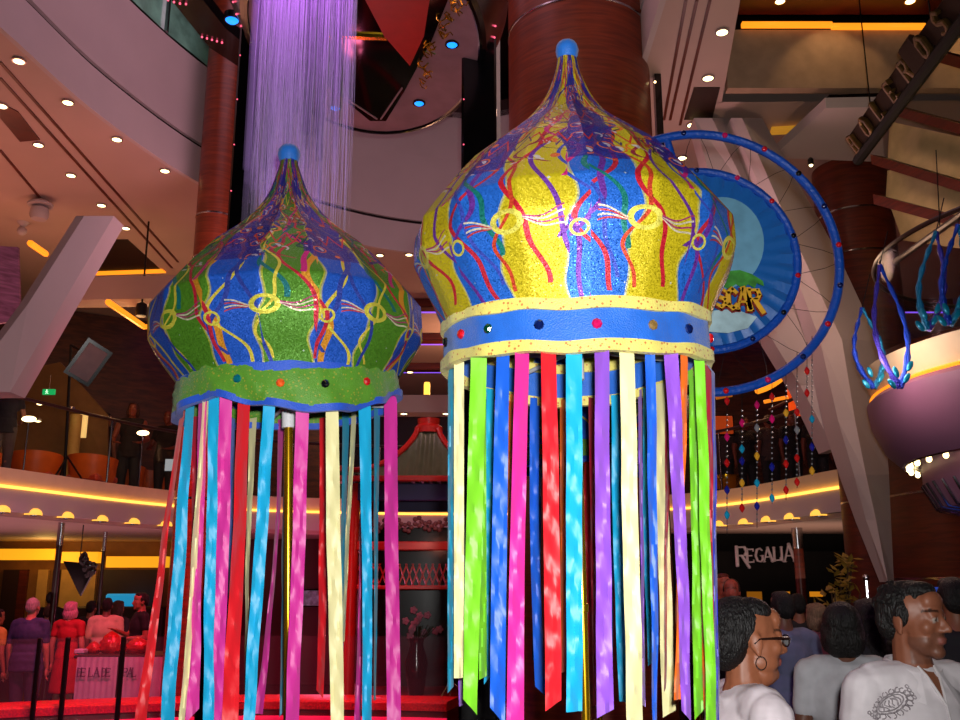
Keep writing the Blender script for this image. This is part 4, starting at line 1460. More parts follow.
# ------------------------------------------------------------------ frame posts, round sky bar, water curtain
for (px, Y, w, lab) in ((243, 7.3, .22, 'black frame post left of the purple water curtain'), (479, 7.3, .30, 'black frame post right of the round mirrored bar underside')):
    q = at(px, 180, Y)
    o = struct(MB().bevbox((q.x, q.y + .1, 5.6), (w, .22, 11.2), .02), 'frame_post', M_dark, lab, smooth=False)
    for k in range(14):
        z = 3.2 + k * .42
        part(MB().ell((q.x - w / 2 + .02, q.y - .012, z), .006, n=8, k=5), 'pin_light', emit('pink_pin', (255, 90, 120), 2.0) if k == 0 else bpy.data.materials['pink_pin'], o)
fe = at(388, 136, 8.7)
zc, Rc = fe.z, 1.32
UX, UY = .76, 1.22
cc = V((fe.x - .02, fe.y - Rc * UY, zc))
M_mirror = mat('black_mirror', (20, 14, 14), .06, metal=.6)
M_mauve = mat('mauve_ring_paint', (150, 112, 120), .4)
M_redp = mat('red_ceiling_panel', (190, 22, 10), .5)
ufo = thing('round_bar_underside', cc, 'round mirrored underside of a raised bar with blue lamps, at the top of the picture', 'ceiling fixture')
part(MB().lathe(cc, [(Rc - .06, -.01), (Rc, .02), (Rc + .03, .10), (Rc + .25, .45), (Rc + .25, .7), (Rc + .18, .7)], n=72, cap=False, sx=UX, sy=UY), 'outer_rim', M_dark, ufo)
part(MB().lathe(cc, [(Rc - .06, -.01), (Rc - .36, .05), (.01, .06)], n=72, cap=False, sx=UX, sy=UY), 'lamp_ring', M_mauve, ufo)
part(MB().lathe(cc, [(Rc - .045, -.012), (Rc - .075, -.02), (Rc - .09, -.006), (Rc - .06, .0)], n=72, cap=False, sx=UX, sy=UY), 'black_ring', M_dark, ufo)
part(MB().lathe(cc, [(Rc + .2, .7), (.01, .7)], n=72, cap=False, sx=UX, sy=UY), 'top_deck', M_dark, ufo)
M_blue = emit('cyan_blue_lamp', (20, 130, 255), 2.2)
bl = [atz(px, py, zc - .012) for px, py in ((268, 57), (335, 111), (419, 108), (452, 50))]
bl += [V((p_.x, 2 * cc.y - p_.y, p_.z)) for p_ in bl[1:3]]
def disc_z(p):
    r = math.hypot((p.x - cc.x) / UX, (p.y - cc.y) / UY)
    t = max(0, min(1, (Rc - .06 - r) / .3))
    return zc - .01 + .06 * t
for q in bl:
    q.z = disc_z(q) - .004
    l = part(MB().lathe(q, [(.06, -.012), (.06, .02), (.05, .02), (.05, -.012)], n=16), 'lamp_bezel', M_dark, ufo)
    part(MB().lathe(q, [(.052, -.005), (.036, -.02), (.002, -.026)], n=16), 'blue_lens', M_blue, l)
M_pink = bpy.data.materials['pink_pin']
for k in range(64):
    if k % 8 in (0, 1, 2, 3):
        a = 2 * PI * k / 64
        q = cc + V(((Rc + .10) * math.cos(a) * UX, (Rc + .10) * math.sin(a) * UY, .20))
        part(MB().ell(q, .009, n=6, k=4), 'pin_light', M_pink, ufo)
def under(pxs, name, m, z, th=.02, lab=None):
    return part(MB().prism([atz(x, y, z) for x, y in pxs], (0, 0, th)), name, m, ufo, lab, smooth=False)
under([(246, -10), (290, 45), (330, 88), (370, 121), (386, 121), (404, 92), (432, 40), (452, -10)], 'mirror', M_mirror, zc - .03, lab='black mirrored pointed panel')
under([(360, -10), (431, -10), (424, 36), (410, 66), (384, 36)], 'red_panel', M_redp, zc - .055, lab='red pointed panel')
under([(300, -10), (262, -10), (258, 4), (276, 24)], 'red_panel', M_redp, zc - .055, lab='red pointed panel')
under([(322, 35), (387, 38), (387, 41), (322, 38)], 'gold_reflection_line', M_brass, zc - .055)  # reflected gold line laid on the mirror as a brass strip
for a, b in (((344, 97), (377, 119)), ((381, 119), (402, 88))):
    part(MB().tube([atz(*a, zc - .04), atz(*b, zc - .04)], .009, n=6), 'trim_line', M_mauve, ufo)
for k in range(26):  # gold letters mirrored in the panel, modelled as brass curls
    mb = MB()
    t = k / 25
    px, py = 418 + 42 * t + random.uniform(-6, 6), 84 - 84 * t + random.uniform(-6, 6)
    q = atz(px, py, zc - .06)
    mb.tube([q + V((.03 * math.cos(j) + .01 * j * math.sin(k), .05 * math.sin(j * 1.2 + k), .004 * j)) for j in range(6)], .006, n=5)
    part(mb, 'gold_reflection_curl', M_brass, ufo)
# dark ledge above the left fascia with its lamp
pa = [atz(168, -4, 7.6), atz(210, 48, 7.6), atz(262, 82, 7.6), atz(262, 58, 7.6), atz(225, 28, 7.6), atz(200, -4, 7.6)]
lg = thing('lighting_bridge', pa[1], 'dark lighting bridge with pink pin lights across the top left', 'lighting bridge')
part(MB().prism(pa, (0, 0, .14)), 'deck', M_dark, lg, smooth=False)
for i, (px, py) in enumerate([(168, 0), (174, 2), (180, 3.5), (186, 4)] + [(202 + 5 * k, 37 + 1.4 * k) for k in range(5)] + [(241 + 4.6 * k, 71 + 1.1 * k) for k in range(5)]):
    part(MB().ell(atz(px, py, 7.585), .012, n=8, k=5), 'pin_light', M_pink, lg)
q = atz(232, 20.5, 7.55)
l = part(MB().lathe(q, [(.085, 0), (.085, .08), (.06, .09)], n=16), 'lamp_bezel', M_dark, lg)
part(MB().lathe(q, [(.07, .0), (.05, -.02), (.002, -.03)], n=16), 'blue_lens', M_blue, l)
# falling water
m, nt, b = _new('purple_lit_water')
b.inputs['Base Color'].default_value = lin((235, 225, 245))
b.inputs['Roughness'].default_value = .4
b.inputs['Alpha'].default_value = .35
E.nt = nt
tc = nt.nodes.new('ShaderNodeTexCoord'); mp = nt.nodes.new('ShaderNodeMapping'); mp.inputs['Scale'].default_value = (60, 60, 2.5)
nt.links.new(tc.outputs['Object'], mp.inputs['Vector'])
nn = nt.nodes.new('ShaderNodeTexNoise'); nn.inputs['Scale'].default_value = 1.0; nt.links.new(mp.outputs['Vector'], nn.inputs['Vector'])
nt.links.new(E.op('MULTIPLY', E(nn.outputs['Fac']), .5, clamp=True).s, b.inputs['Alpha'])
m2 = mat('purple_lit_mist', (230, 220, 245), .6); m2.node_tree.nodes['Principled BSDF'].inputs['Alpha'].default_value = .045
mb = MB()
YW = 4.9
rw = random.Random(3)
for k in range(1100):
    g = rw.random()
    px = 260 + 91 * (g if rw.random() < .4 else rw.betavariate(2.0, 4.6))
    dy = rw.uniform(-.18, .18)
    zt = at(px, -40, YW).z
    zb = at(px, rw.choice([rw.uniform(50, 215), rw.uniform(120, 240), rw.uniform(180, 320)]), YW).z
    x = at(px, 100, YW).x
    w = rw.uniform(.0008, .0026)
    z = zt
    mb.tube([V((x, YW + dy, zt)), V((x + rw.uniform(-.01, .01), YW + dy, (zt + zb) / 2)), V((x + rw.uniform(-.02, .02), YW + dy, zb))], [w, w * .8, w * .3], n=4, cap=False)
for k in range(46):
    px = 264 + 84 * rw.random() ** 1.5
    a, b_ = at(px, -40, YW), at(px, rw.uniform(90, 260), YW)
    w = rw.uniform(.015, .05); dy = rw.uniform(-.18, .18)
    mb.tube([V((a.x, YW + dy, a.z)), V((a.x, YW + dy, b_.z))], [w, w * .7], n=7, cap=False, mi=1)
wt = mb.build('water_curtain', [m, m2])
tag(wt, 'curtain of purple-lit falling water threads behind the left dome', 'water', kind='stuff')

# ------------------------------------------------------------------ round bar balcony at right
CB = V((4.92, 6.95, 0))
bal = thing('round_balcony', V((CB.x, CB.y, 2.1)), 'round mauve balcony with a gold glowing rim at the right edge', 'balcony', kind='structure')
M_mauvew = mat('mauve_smooth_plaster', (142, 98, 128), .5, vary=.03)
part(MB().lathe(CB, [(1.50, 2.64), (1.64, 2.61), (1.75, 2.72), (1.84, 2.93), (1.86, 3.10), (1.80, 3.16), (1.6, 3.18)], n=96, cap=False), 'underside', M_mauvew, bal)
part(MB().lathe(CB, [(1.80, 3.17), (1.88, 3.36), (1.82, 3.38), (1.74, 3.17)], n=96, cap=False), 'lip', M_pale, bal)
part(MB().lathe(CB, [(1.81, 3.13), (1.835, 3.155), (1.80, 3.175), (1.76, 3.16)], n=96, cap=False), 'rim_light', M_led, bal)
part(MB().lathe(CB, [(1.8, 3.2), (.02, 3.2)], n=64, cap=False), 'deck', M_darkbrown, bal)
part(MB().lathe(CB, [(1.635, 2.612), (1.62, 2.60), (1.55, 2.605), (1.53, 2.625)], n=72, cap=False), 'recess', M_chrome, bal)
part(MB().lathe(CB, [(1.50, 2.66), (1.50, 2.46), (1.40, 2.26), (.7, 2.14), (.02, 2.14)], n=72, cap=False), 'inner_drum', M_mauvew, bal)
for k in range(44):
    a = 2 * PI * k / 44
    q = CB + V((1.59 * math.cos(a), 1.59 * math.sin(a), 2.59))
    part(MB().ell(q, .022, n=8, k=5), 'small_lamp', M_bulb, bal)
mb = MB()
for k in range(60):
    a = 2 * PI * k / 60
    mb.tube([CB + V((1.51 * math.cos(a), 1.51 * math.sin(a), 2.45)), CB + V((1.42 * math.cos(a), 1.42 * math.sin(a), 2.27)), CB + V((1.2 * math.cos(a), 1.2 * math.sin(a), 2.22))], .012, n=6)
part(mb, 'chrome_ribs', M_chrome, bal, 'chrome ribs round the drum')
part(MB().lathe(CB, [(.5, 2.15), (.45, 1.2), (.45, 0)], n=48, cap=False), 'stem_column', M_woodd, bal)
part(MB().lathe(CB, [(1.70, 3.38), (1.71, 4.25), (1.69, 4.25), (1.68, 3.38)], n=96, cap=False), 'glass_panel', M_glass, bal)
part(MB().tube([CB + V((1.70 * math.cos(2 * PI * k / 80), 1.70 * math.sin(2 * PI * k / 80), 4.27)) for k in range(80)], .02, n=8, closed=True), 'handrail', M_rail, bal)
# blue tinsel drop loops hung on the balcony glass
M_tins = [mat('blue_tinsel', (25, 70, 200), .25, metal=.5, bump=.6, bscale=90), mat('cyan_tinsel', (30, 140, 190), .25, metal=.5, bump=.6, bscale=90), mat('violet_tinsel', (70, 60, 190), .25, metal=.5, bump=.6, bscale=90)]
M_pod = mat('blue_foil_pod', (20, 150, 190), .25, metal=.3)
drops = [(874, 388, 862, 308, 905, 0, 'leftmost'), (900, 388, 880, 265, 922, 2, 'tall one, second from the left'), (928, 330, 936, 232, 905, 1, 'topmost'), (950, 325, 958, 225, 938, 0, 'at the right edge of the picture')]
for i, (xb, yb, xt, yt, x2, mi, nm) in enumerate(drops):
    Yd = [6.9, 6.4, 5.95, 5.7][i]
    t = thing('tinsel_drop', at(xb, yb, Yd), 'teardrop loop of blue tinsel on the round balcony, ' + nm, 'decoration', 'blue tinsel drops on the balcony')
    for sgn in (-1, 1):
        pts = []
        W = (18, 20, 16, 15)[i]
        for k in range(17):
            s_ = k / 16
            x = xb + (xt - xb) * s_ + sgn * W * math.sin(PI * s_) * (1 - .45 * s_)
            pts.append(at(x, yb + (yt - yb) * s_, Yd))
        rr = [.012 + .006 * math.sin(k * 2.1) + .010 * (1 - k / 16) for k in range(17)]
        part(MB().tube(pts, rr, n=8), 'tinsel_strand', M_tins[(mi + (sgn > 0)) % 3], t)
    for k in range(4):
        q = at(xb + (-8, 7, -4, 10)[k], yb - (4, 10, 16, 22)[k], Yd - .04)
        part(MB().ell(q, (.019, .015, .042), n=10, k=8, M=Matrix.Rotation((-.6, .6, -.3, .5)[k], 3, 'Y')), 'foil_pod', M_pod, t)
    part(MB().tube([at(xt, yt, Yd), at(xt + 8, yt - 34, Yd)], .004, n=5), 'hanging_cord', M_blackmetal, t)
t = thing('hanging_rail', at(915, 240, 6.2), 'dark slanted rod the blue tinsel drops hang from', 'rod')
part(MB().tube([at(895, 262, 7.2), at(975, 205, 5.4)], .025, n=8), 'rod', M_rail, t)
part(MB().tube([at(940, 229, 6.2), at(936, 150, 6.2)], .004, n=5), 'wire', M_blackmetal, t)

# ------------------------------------------------------------------ gold letter sign climbing at the top right
sg = thing('arched_sign', at(855, 160, 8.0), 'dark climbing sign with gold block letters at the top right', 'sign')
A0, A1 = at(856, 158, 8.2), at(972, 2, 5.6)
dirS = (A1 - A0).normalized()
upS = (V((-.5, 0, .9)) - dirS * V((-.5, 0, .9)).dot(dirS)).normalized()
nS = dirS.cross(upS)
M_gold = mat('antique_gold', (92, 66, 28), .45, metal=.4, vary=.5, scale=14)
mb = MB()
mb.tube([A0 + upS * -.03 + V((0, 0, -.05 * math.sin(PI * k / 12))) for k in [0]] + [A0.lerp(A1, k / 12) - upS * .03 for k in range(1, 13)], .05, n=8)
part(mb, 'rail', M_shopblack, sg)
L = (A1 - A0).length
mb = MB(); mb.bevbox(A0.lerp(A1, .5) + upS * (L * .036) - nS * .05, (L * .99, .05, L * .085), .012, M=Matrix((dirS, nS, upS)).transposed()); part(mb, 'backing_board', mat('dark_sign_board', (42, 24, 16), .8, spec=.2), sg, smooth=False)
for k, ch in enumerate('BOLEROS'):
    o0 = A0 + dirS * (L * (.04 + .132 * k))
    mb = MB(); glyph(mb, ch, o0, dirS, upS, L * .072, .05, 1.5)
    part(mb, 'letter', M_gold, sg, 'antique gold letter', smooth=False)
mb = MB(); mb.bevbox(A0.lerp(A1, .66) + upS * .1, (.26, .05, .30), .02, M=Matrix((dirS, nS, upS)).transposed())
part(mb, 'bracket', bpy.data.materials['dark_sign_board'], sg, smooth=False)
for k in (.2, .75):
    q = A0.lerp(A1, k)
    part(MB().tube([q, V((q.x, q.y, 7.9))], .006, n=5), 'suspension_wire', M_blackmetal, sg)

# ------------------------------------------------------------------ pagoda pavilion
YP = 13.0
pg = thing('pagoda_pavilion', V((at(428, 600, YP).x, YP, 0)), 'small red pagoda pavilion with a green tiled roof at the far end', 'pavilion')
cx = at(428, 480, YP).x
zA, zE = at(428, 432, YP).z, at(428, 487, YP).z
M_tile = mat('dark_green_roof_tile', (66, 76, 58), .4)
M_red = mat('red_lacquer', (165, 22, 18), .35)
M_redd = mat('dark_red_lacquer', (88, 10, 14), .4)
M_bluep = mat('dark_blue_painted_beam', (30, 26, 90), .5)
HW = 1.06
def roof_w(t): return .14 + (HW - .14) * (t ** 1.35)
mb = MB()
for side in range(4):
    ca, sa = math.cos(side * PI / 2), math.sin(side * PI / 2)
    R = lambda x, y: V((cx + ca * x - sa * y, YP + sa * x + ca * y, 0))
    nx, nz = 60, 14
    o = len(mb.v)
    for j in range(nz + 1):
        t = j / nz
        w = roof_w(t)
        z = zA + (zE - zA) * (1 - (1 - t) ** 1.5) + .10 * t ** 6 * 0
        for i in range(nx + 1):
            x = -w + 2 * w * i / nx
            zz = z + .10 * t ** 4 * (abs(x) / w) ** 4 + .022 * math.sin(2 * PI * x / (2 * HW / 17))
            p = R(x, -w); p.z = zz
            mb.v.append(p)
    for j in range(nz):
        for i in range(nx):
            q = o + j * (nx + 1) + i
            mb.f.append((q, q + 1, q + nx + 2, q + nx + 1)); mb.m.append(0)
part(mb, 'tiled_roof', M_tile, pg)
for side in range(4):
    ca, sa = math.cos(side * PI / 2 + PI / 4), math.sin(side * PI / 2 + PI / 4)
    path = []
    for j in range(15):
        t = j / 14
        w = roof_w(t) * math.sqrt(2)
        path.append(V((cx + ca * w, YP + sa * w, zA + (zE - zA) * (1 - (1 - t) ** 1.5) + .10 * t ** 4 + .03)))
    part(MB().tube(path, .04, n=8), 'ridge', M_red, pg, 'red hip ridge')
part(MB().lathe(V((cx, YP, zA - .02)), [(.2, 0), (.2, .08), (.15, .12), (.16, .2), (.06, .22)], n=20), 'finial', M_red, pg)
for sx, sy in ((0, -1), (0, 1), (-1, 0), (1, 0)):
    part(MB().bevbox((cx + sx * HW, YP + sy * HW, zE - .0), (.07 if sx else 2 * HW + .1, .07 if sy else 2 * HW + .1, .07), .012), 'eave', M_red, pg)
    part(MB().bevbox((cx + sx * .92, YP + sy * .92, zE - .16), (.08 if sx else 1.9, .08 if sy else 1.9, .22), .012), 'painted_beam', M_bluep, pg)
    z1, z2 = at(428, 546, YP - .9).z, at(428, 576, YP - .9).z
    part(MB().bevbox((cx + sx * .9, YP + sy * .9, z1), (.08 if sx else 1.9, .08 if sy else 1.9, .11), .012), 'cross_beam', M_red, pg)
    part(MB().bevbox((cx + sx * .9, YP + sy * .9, z2 - .14), (.06 if sx else 1.9, .06 if sy else 1.9, .05), .01), 'cross_beam', M_red, pg)
    mb = MB()
    for k in range(22):
        u = -.92 + k * .0836
        for dd in (-1, 1):
            a, b = u - dd * .05, u + dd * .05
            if sy: mb.tube([V((cx + a, YP + sy * .9, z2 - .12)), V((cx + b, YP + sy * .9, z2 + .15))], .010, n=5)
            else: mb.tube([V((cx + sx * .9, YP + a, z2 - .12)), V((cx + sx * .9, YP + b, z2 + .15))], .010, n=5)
    part(mb, 'lattice', M_red, pg, 'red criss-cross lattice')
    mb = MB()
    for k in range(14):
        u = -.85 + k * .13
        zf = (zE - .3 + z1) / 2
        c0 = (cx + u, YP + sy * .9, zf + .04 * math.sin(k * 2.3)) if sy else (cx + sx * .9, YP + u, zf + .04 * math.sin(k * 2.3))
        for j in range(5):
            mb.ell((c0[0] + .045 * math.cos(j * 1.26) * (1 if sy else 0), c0[1] + .045 * math.cos(j * 1.26) * (1 if sx else 0), c0[2] + .05 * math.sin(j * 1.26)), (.032, .02, .03), n=8, k=6)
    part(mb, 'carved_frieze', mat('pink_grey_carving', (90, 50, 60), .6) if (sx, sy) == (0, -1) else bpy.data.materials['pink_grey_carving'], pg, 'pale carved frieze')
for sx in (-1, 1):
    for sy in (-1, 1):
        part(MB().tube([V((cx + sx * .9, YP + sy * .9, 0)), V((cx + sx * .9, YP + sy * .9, zE - .05))], .085, n=16), 'post', M_red, pg)
part(MB().bevbox((cx, YP, .16), (2.3, 2.3, .32), .03), 'plinth', M_redd, pg)
part(MB().box((cx, YP + .84, 1.4), (1.7, .05, 2.2)), 'back_panel', M_dark, pg)
# things under the pagoda roof: music stand and small cymbal stand
q = V((cx + .34, YP - .5, .32))
t = thing('microphone_stand', q, 'slim chrome stand under the pagoda roof', 'stand')
part(MB().tube([q, q + V((0, 0, 1.35))], .012, n=8), 'pole', M_chrome, t)
part(MB().tube([q + V((0, 0, 1.35)), q + V((-.18, -.1, 1.5))], .01, n=8), 'boom', M_chrome, t)
mb = MB()
for k in range(3):
    mb.tube([q + V((0, 0, .2)), q + V((.22 * math.cos(k * 2.09), .22 * math.sin(k * 2.09), .01))], .01, n=6)
part(mb, 'tripod_base', M_chrome, t)
q = V((cx - .1, YP - .3, .32))
t = thing('flower_vase', q, 'vase of pale flowers standing under the pagoda roof', 'vase')
part(MB().lathe(q, [(.09, 0), (.12, .15), (.15, .4), (.08, .62), (.1, .7)], n=20), 'vase', M_dark, t)
rf = random.Random(5)
M_bloom = mat('pale_pink_bloom', (150, 110, 130), .6)
for k in range(16):
    c0 = q + V((rf.gauss(0, .12), rf.gauss(0, .1), .85 + rf.gauss(0, .1)))
    mb = MB()
    mb.ell(c0, (.02, .02, .02), n=6, k=4)
    for j in range(5):
        mb.ell(c0 + V((.03 * math.cos(j * 1.26), .0, .03 * math.sin(j * 1.26))), (.022, .012, .022), n=6, k=4)
    part(mb, 'bloom', M_bloom, t)
mb = MB()
for k in range(14):
    mb.tube([q + V((0, 0, .6)), q + V((rf.gauss(0, .12), rf.gauss(0, .1), .85))], .006, n=4)
part(mb, 'stems', mat('dark_green_stem', (25, 45, 25), .6), t)

# ------------------------------------------------------------------ red-topped kerb stage and its glass screen
kc = catmull([V((x, y, 0)) for x, y in [(-7.4, 8.0), (-6.0, 9.4), (-4.4, 10.3), (-2.6, 10.8), (-.9, 10.7), (-.35, 10.6)]], 8)
M_redgl = mat('red_glitter_top', (225, 18, 30), .35, vary=.5, scale=60, bump=.5, bscale=180)
kb = thing('low_stage_kerb', (-3, 10, 0), 'low curved kerb with glittering red top, dark posts and glass screen along the bottom left', 'stage kerb')
part(prof_strip(kc, [(0, 0), (0, .36), (.02, .38), (.5, .38), (.5, 0)]), 'base', M_redd, kb)
part(prof_strip(kc, [(-.03, .38), (-.03, .455), (0.0, .475), (.5, .475), (.53, .455), (.53, .38)]), 'red_top', M_redgl, kb)
part(prof_strip(kc, [(-.035, .27), (-.035, .31), (0, .31), (0, .27)]), 'light_strip', emit('magenta_strip', (255, 30, 90), .5), kb)
for px in (10, 66, 100, 150):
    q = pos_on(catmull(kc, 4), px, .0)
    part(MB().lathe(q + V((0, -.22, 0)), [(.16, 0), (.16, .035), (.12, .05), (.01, .055)], n=20), 'violet_lamp', emit('violet_floor_lamp', (225, 60, 255), 1.3) if px == 10 else bpy.data.materials['violet_floor_lamp'], kb)
sc = kb
kg = off(kc, -.16)
part(prof_strip(kg, [(0, .08), (0, 1.15), (.012, 1.15), (.012, .08)]), 'glass_screen', glass('tinted_screen_glass', (190, 150, 170), .05), sc)
for px in (36, 65, 119, 228):
    q = pos_on(catmull(kg, 6), px, .6); q.z = 0.0
    part(MB().bevbox(q + V((0, -.03, .58)), (.045, .05, 1.16), .01), 'post', M_blackmetal, sc)
# table behind it with white cloth fronts and red parcels
YT = 11.6
p0, p1 = at(79, 655, YT), at(165, 655, YT)
tb = thing('display_table', V(((p0.x + p1.x) / 2, YT + .35, 0)), 'long table with a whitish cloth front at the lower left', 'table')
W = p1.x - p0.x
part(MB().bevbox(((p0.x + p1.x) / 2, YT + .35, p0.z - .02), (W + .1, .75, .04), .012), 'table_top', M_rail, tb)
M_cloth = mat('lilac_white_cloth', (180, 160, 185), .8, vary=.1, scale=5, bump=.3, bscale=9)
half = W * .48
for k, (x0, wd) in enumerate(((p0.x, W * .47), (p0.x + W * .49, W * .51))):
    mb = MB()
    n = 40
    for side, yy in ((0, 0), (1, .012)):
        for j in (0, 1):
            for i in range(n + 1):
                x = x0 + wd * i / n
                mb.v.append(V((x, YT - .04 + yy + .012 * math.sin(i * 1.1 + k) * (1 - j), .12 + (p0.z - .14) * j)))
    for side in (0, 1):
        o = side * 2 * (n + 1)
        for i in range(n):
            mb.f.append((o + i, o + i + 1, o + n + 2 + i, o + n + 1 + i)); mb.m.append(0)
    cl = part(mb, 'cloth_front', M_cloth, tb)
    # faint dark lettering on the cloth front
    M_ink = bpy.data.materials.get('dark_ink') or mat('dark_ink', (96, 72, 104), .7)
    txt = (('D', .06), ('E', .15), ('L', .34), ('A', .46), ('D', .66), ('E', .76)) if k == 0 else (('P', .12), ('A', .22), ('L', .33))
    GL['D'] = [((0, 0), (0, 1), .17), ((0, .95), (.35, .9), .1), ((.35, .9), (.48, .5), .14), ((.48, .5), (.35, .1), .14), ((.35, .1), (0, .05), .1)]
    GL['P'] = GL['R'][:5]
    for ch, fx in txt:
        mb = MB(); glyph(mb, ch, V((x0 + wd * fx, YT - .062, p0.z - .24)), (1, 0, 0), (0, 0, 1), .10, .006)
        part(mb, 'letter', M_ink, cl, 'dark letter on the cloth', smooth=False)
for sx in (-1, 1):
    for sy in (-1, 1):
        part(MB().tube([V(((p0.x + p1.x) / 2 + sx * (W / 2 - .05), YT + .35 + sy * .3, 0)), V(((p0.x + p1.x) / 2 + sx * (W / 2 - .05), YT + .35 + sy * .3, p0.z - .04))], .02, n=8), 'leg', M_blackmetal, tb)
M_foil = mat('red_foil', (190, 20, 22), .22, metal=.35, bump=.8, bscale=16)
def parcel(px, py, w, h, lab):
    q = at(px, py, YT + .28)
    zt = p0.z + .002
    mb = MB()
    rr = random.Random(int(px))
    n, k = 14, 8
    for j in range(k + 1):
        t = j / k
        for i in range(n):
            a = 2 * PI * i / n
            r = (math.sin(PI * (.22 + .78 * t)) ** .7 if j < k else .02) * (1 + .12 * rr.uniform(-1, 1))
            mb.v.append(V((q.x + w * r * math.cos(a), YT + .3 + w * .7 * r * math.sin(a), zt + h * t)))
    for j in range(k):
        for i in range(n):
            mb.f.append((j * n + i, j * n + (i + 1) % n, (j + 1) * n + (i + 1) % n, (j + 1) * n + i)); mb.m.append(0)
    mb.f.append(tuple(range(n))); mb.m.append(0)
    mb.f.append(tuple(k * n + i for i in reversed(range(n)))); mb.m.append(0)
    tag(mb.build('foil_parcel', M_foil), lab, 'parcel', 'red foil parcels on the table')
parcel(93, 650, .085, .14, 'small orange-red foil parcel at the left end of the heap on the table')
parcel(110, 648, .135, .26, 'big shiny red foil parcel in the middle of the table')
parcel(137, 650, .15, .19, 'red foil parcel on the table, nearest the long red ribbon')
q = at(81, 652, YT + .2)
tag(MB().bevbox((q.x, YT + .2, p0.z + .03), (.12, .14, .055), .012).build('paper_box', M_cloth), 'small pale box lying on the left end of the table', 'box')

# ------------------------------------------------------------------ mezzanine furniture, lamps
M_chair = mat('red_orange_upholstery', (175, 44, 18), .55, sheen=.3)
M_chairb = mat('orange_shell', (200, 90, 25), .4)
def lounge_chair(px, py, Y, rz, lab, group='red lounge chairs on the left mezzanine', s=1.0):
    q = at(px, py, Y); q.z = 3.0
    t = thing('lounge_chair', q, lab, 'chair', group)
    R = Matrix.Rotation(rz, 3, 'Z')
    def P(p): return q + R @ V(p) * s
    mb = MB(); mb.bevbox(P((0, 0, .40)), (.62 * s, .6 * s, .14 * s), .04, M=R); part(mb, 'seat', M_chair, t)
    mb = MB()
    n = 16
    rows = []
    for (r, z) in ((.34, .34), (.38, .5), (.40, .66), (.41, .74)):
        rows.append([P((r * math.sin(a), r * math.cos(a), z + .05 * math.cos(a))) for a in [(-1.9 + 3.8 * i / n) for i in range(n + 1)]])
        rows.append([P(((r - .05) * math.sin(a), (r - .05) * math.cos(a), z + .05 * math.cos(a))) for a in [(-1.9 + 3.8 * i / n) for i in range(n + 1)]])
    order = [0, 2, 4, 6, 7, 5, 3, 1]
    o = len(mb.v)
    for k in order: mb.v += rows[k]
    for j in range(8):
        j2 = (j + 1) % 8
        for i in range(n):
            mb.f.append((o + j * (n + 1) + i, o + j * (n + 1) + i + 1, o + j2 * (n + 1) + i + 1, o + j2 * (n + 1) + i)); mb.m.append(0)
    mb.f.append(tuple(o + j * (n + 1) for j in range(8))); mb.f.append(tuple(o + j * (n + 1) + n for j in reversed(range(8)))); mb.m += [0, 0]
    part(mb, 'backrest', M_chairb, t)
    for sx in (-1, 1):
        for sy in (-1, 1):
            part(MB().tube([P((sx * .24, sy * .22, .34)), P((sx * .28, sy * .26, 0))], .018 * s, n=8), 'leg', M_chrome, t)
lounge_chair(-19, 458, 15.0, 2.6, 'red lounge chair cut by the left edge, on the mezzanine')
lounge_chair(36, 462, 15.3, 3.4, 'red lounge chair beside the man in checked trousers on the mezzanine')
lounge_chair(93, 466, 15.7, 2.9, 'orange-rimmed lounge chair just right of the lamp stand foot')
lounge_chair(122, 474, 16.9, 3.3, 'lounge chair behind the little white notice, left one')
lounge_chair(150, 478, 17.9, 2.7, 'lounge chair behind the little white notice, right one')
q = at(171, 465, 15.1)
tag(MB().bevbox((q.x, q.y, q.z), (.19, .02, .19), .004).build('white_notice', emit('glowing_notice_paper', (170, 190, 200), .5)), 'small white notice on the mezzanine railing beside the left ribbons', 'notice')  # paper given a glow of its own
# lamps on the mezzanine
def lamp(px, py, Y, h, lab):
    q = at(px, py, Y)
    t = thing('reading_lamp', V((q.x, q.y, q.z - h)), lab, 'lamp', 'small lamps on the left mezzanine')
    part(MB().tube([V((q.x, q.y, q.z - h)), V((q.x, q.y, q.z - .05)), q], .01, n=6), 'stem', M_chrome, t)
    part(MB().ell(q, (.10, .06, .04), n=10, k=6), 'bulb', M_bulb, t)
    part(MB().lathe(V((q.x, q.y, q.z - h)), [(.08, 0), (.08, .015), (.02, .02)], n=12), 'base', M_chrome, t)
lamp(29, 419, 12.4, at(29, 419, 12.4).z - 3.0, 'bright little lamp beside the man at the far left of the mezzanine')
lamp(143, 433, 14.6, at(143, 433, 14.6).z - 3.0, 'bright little lamp between the two seated people on the mezzanine')
for px, py in ((40, 402), (71, 407), (38, 419)):
    disc_light(at(px, py, 16.0), .055, 'ceiling_downlight', 'tiny lamp in the tan lounge, ' + {(40, 402): 'upper left', (71, 407): 'above the gold pillar', (38, 419): 'lower left'}[(px, py)], 'lounge lamps', th=.04)
q = at(49, 392, 16.0)
es = thing('exit_sign', q, 'green emergency exit sign in the tan lounge', 'sign')
part(MB().bevbox(q, (.22, .04, .10), .008), 'green_panel', emit('exit_green', (20, 170, 90), .8), es)
mb = MB(); g0 = q + V((-.03, -.024, 0)); mb.ell(g0 + V((0, 0, .03)), .012, n=8, k=6); mb.tube([g0 + V((0, 0, .02)), g0 + V((.005, 0, -.012)), g0 + V((.03, 0, -.035))], .006, n=5); mb.tube([g0 + V((.005, 0, -.012)), g0 + V((-.02, 0, -.035))], .006, n=5); mb.tube([g0 + V((-.025, 0, .0)), g0 + V((0, 0, .012)), g0 + V((.025, 0, .005))], .005, n=5)
part(mb, 'running_figure', emit('exit_white', (220, 255, 230), 1.0), es)
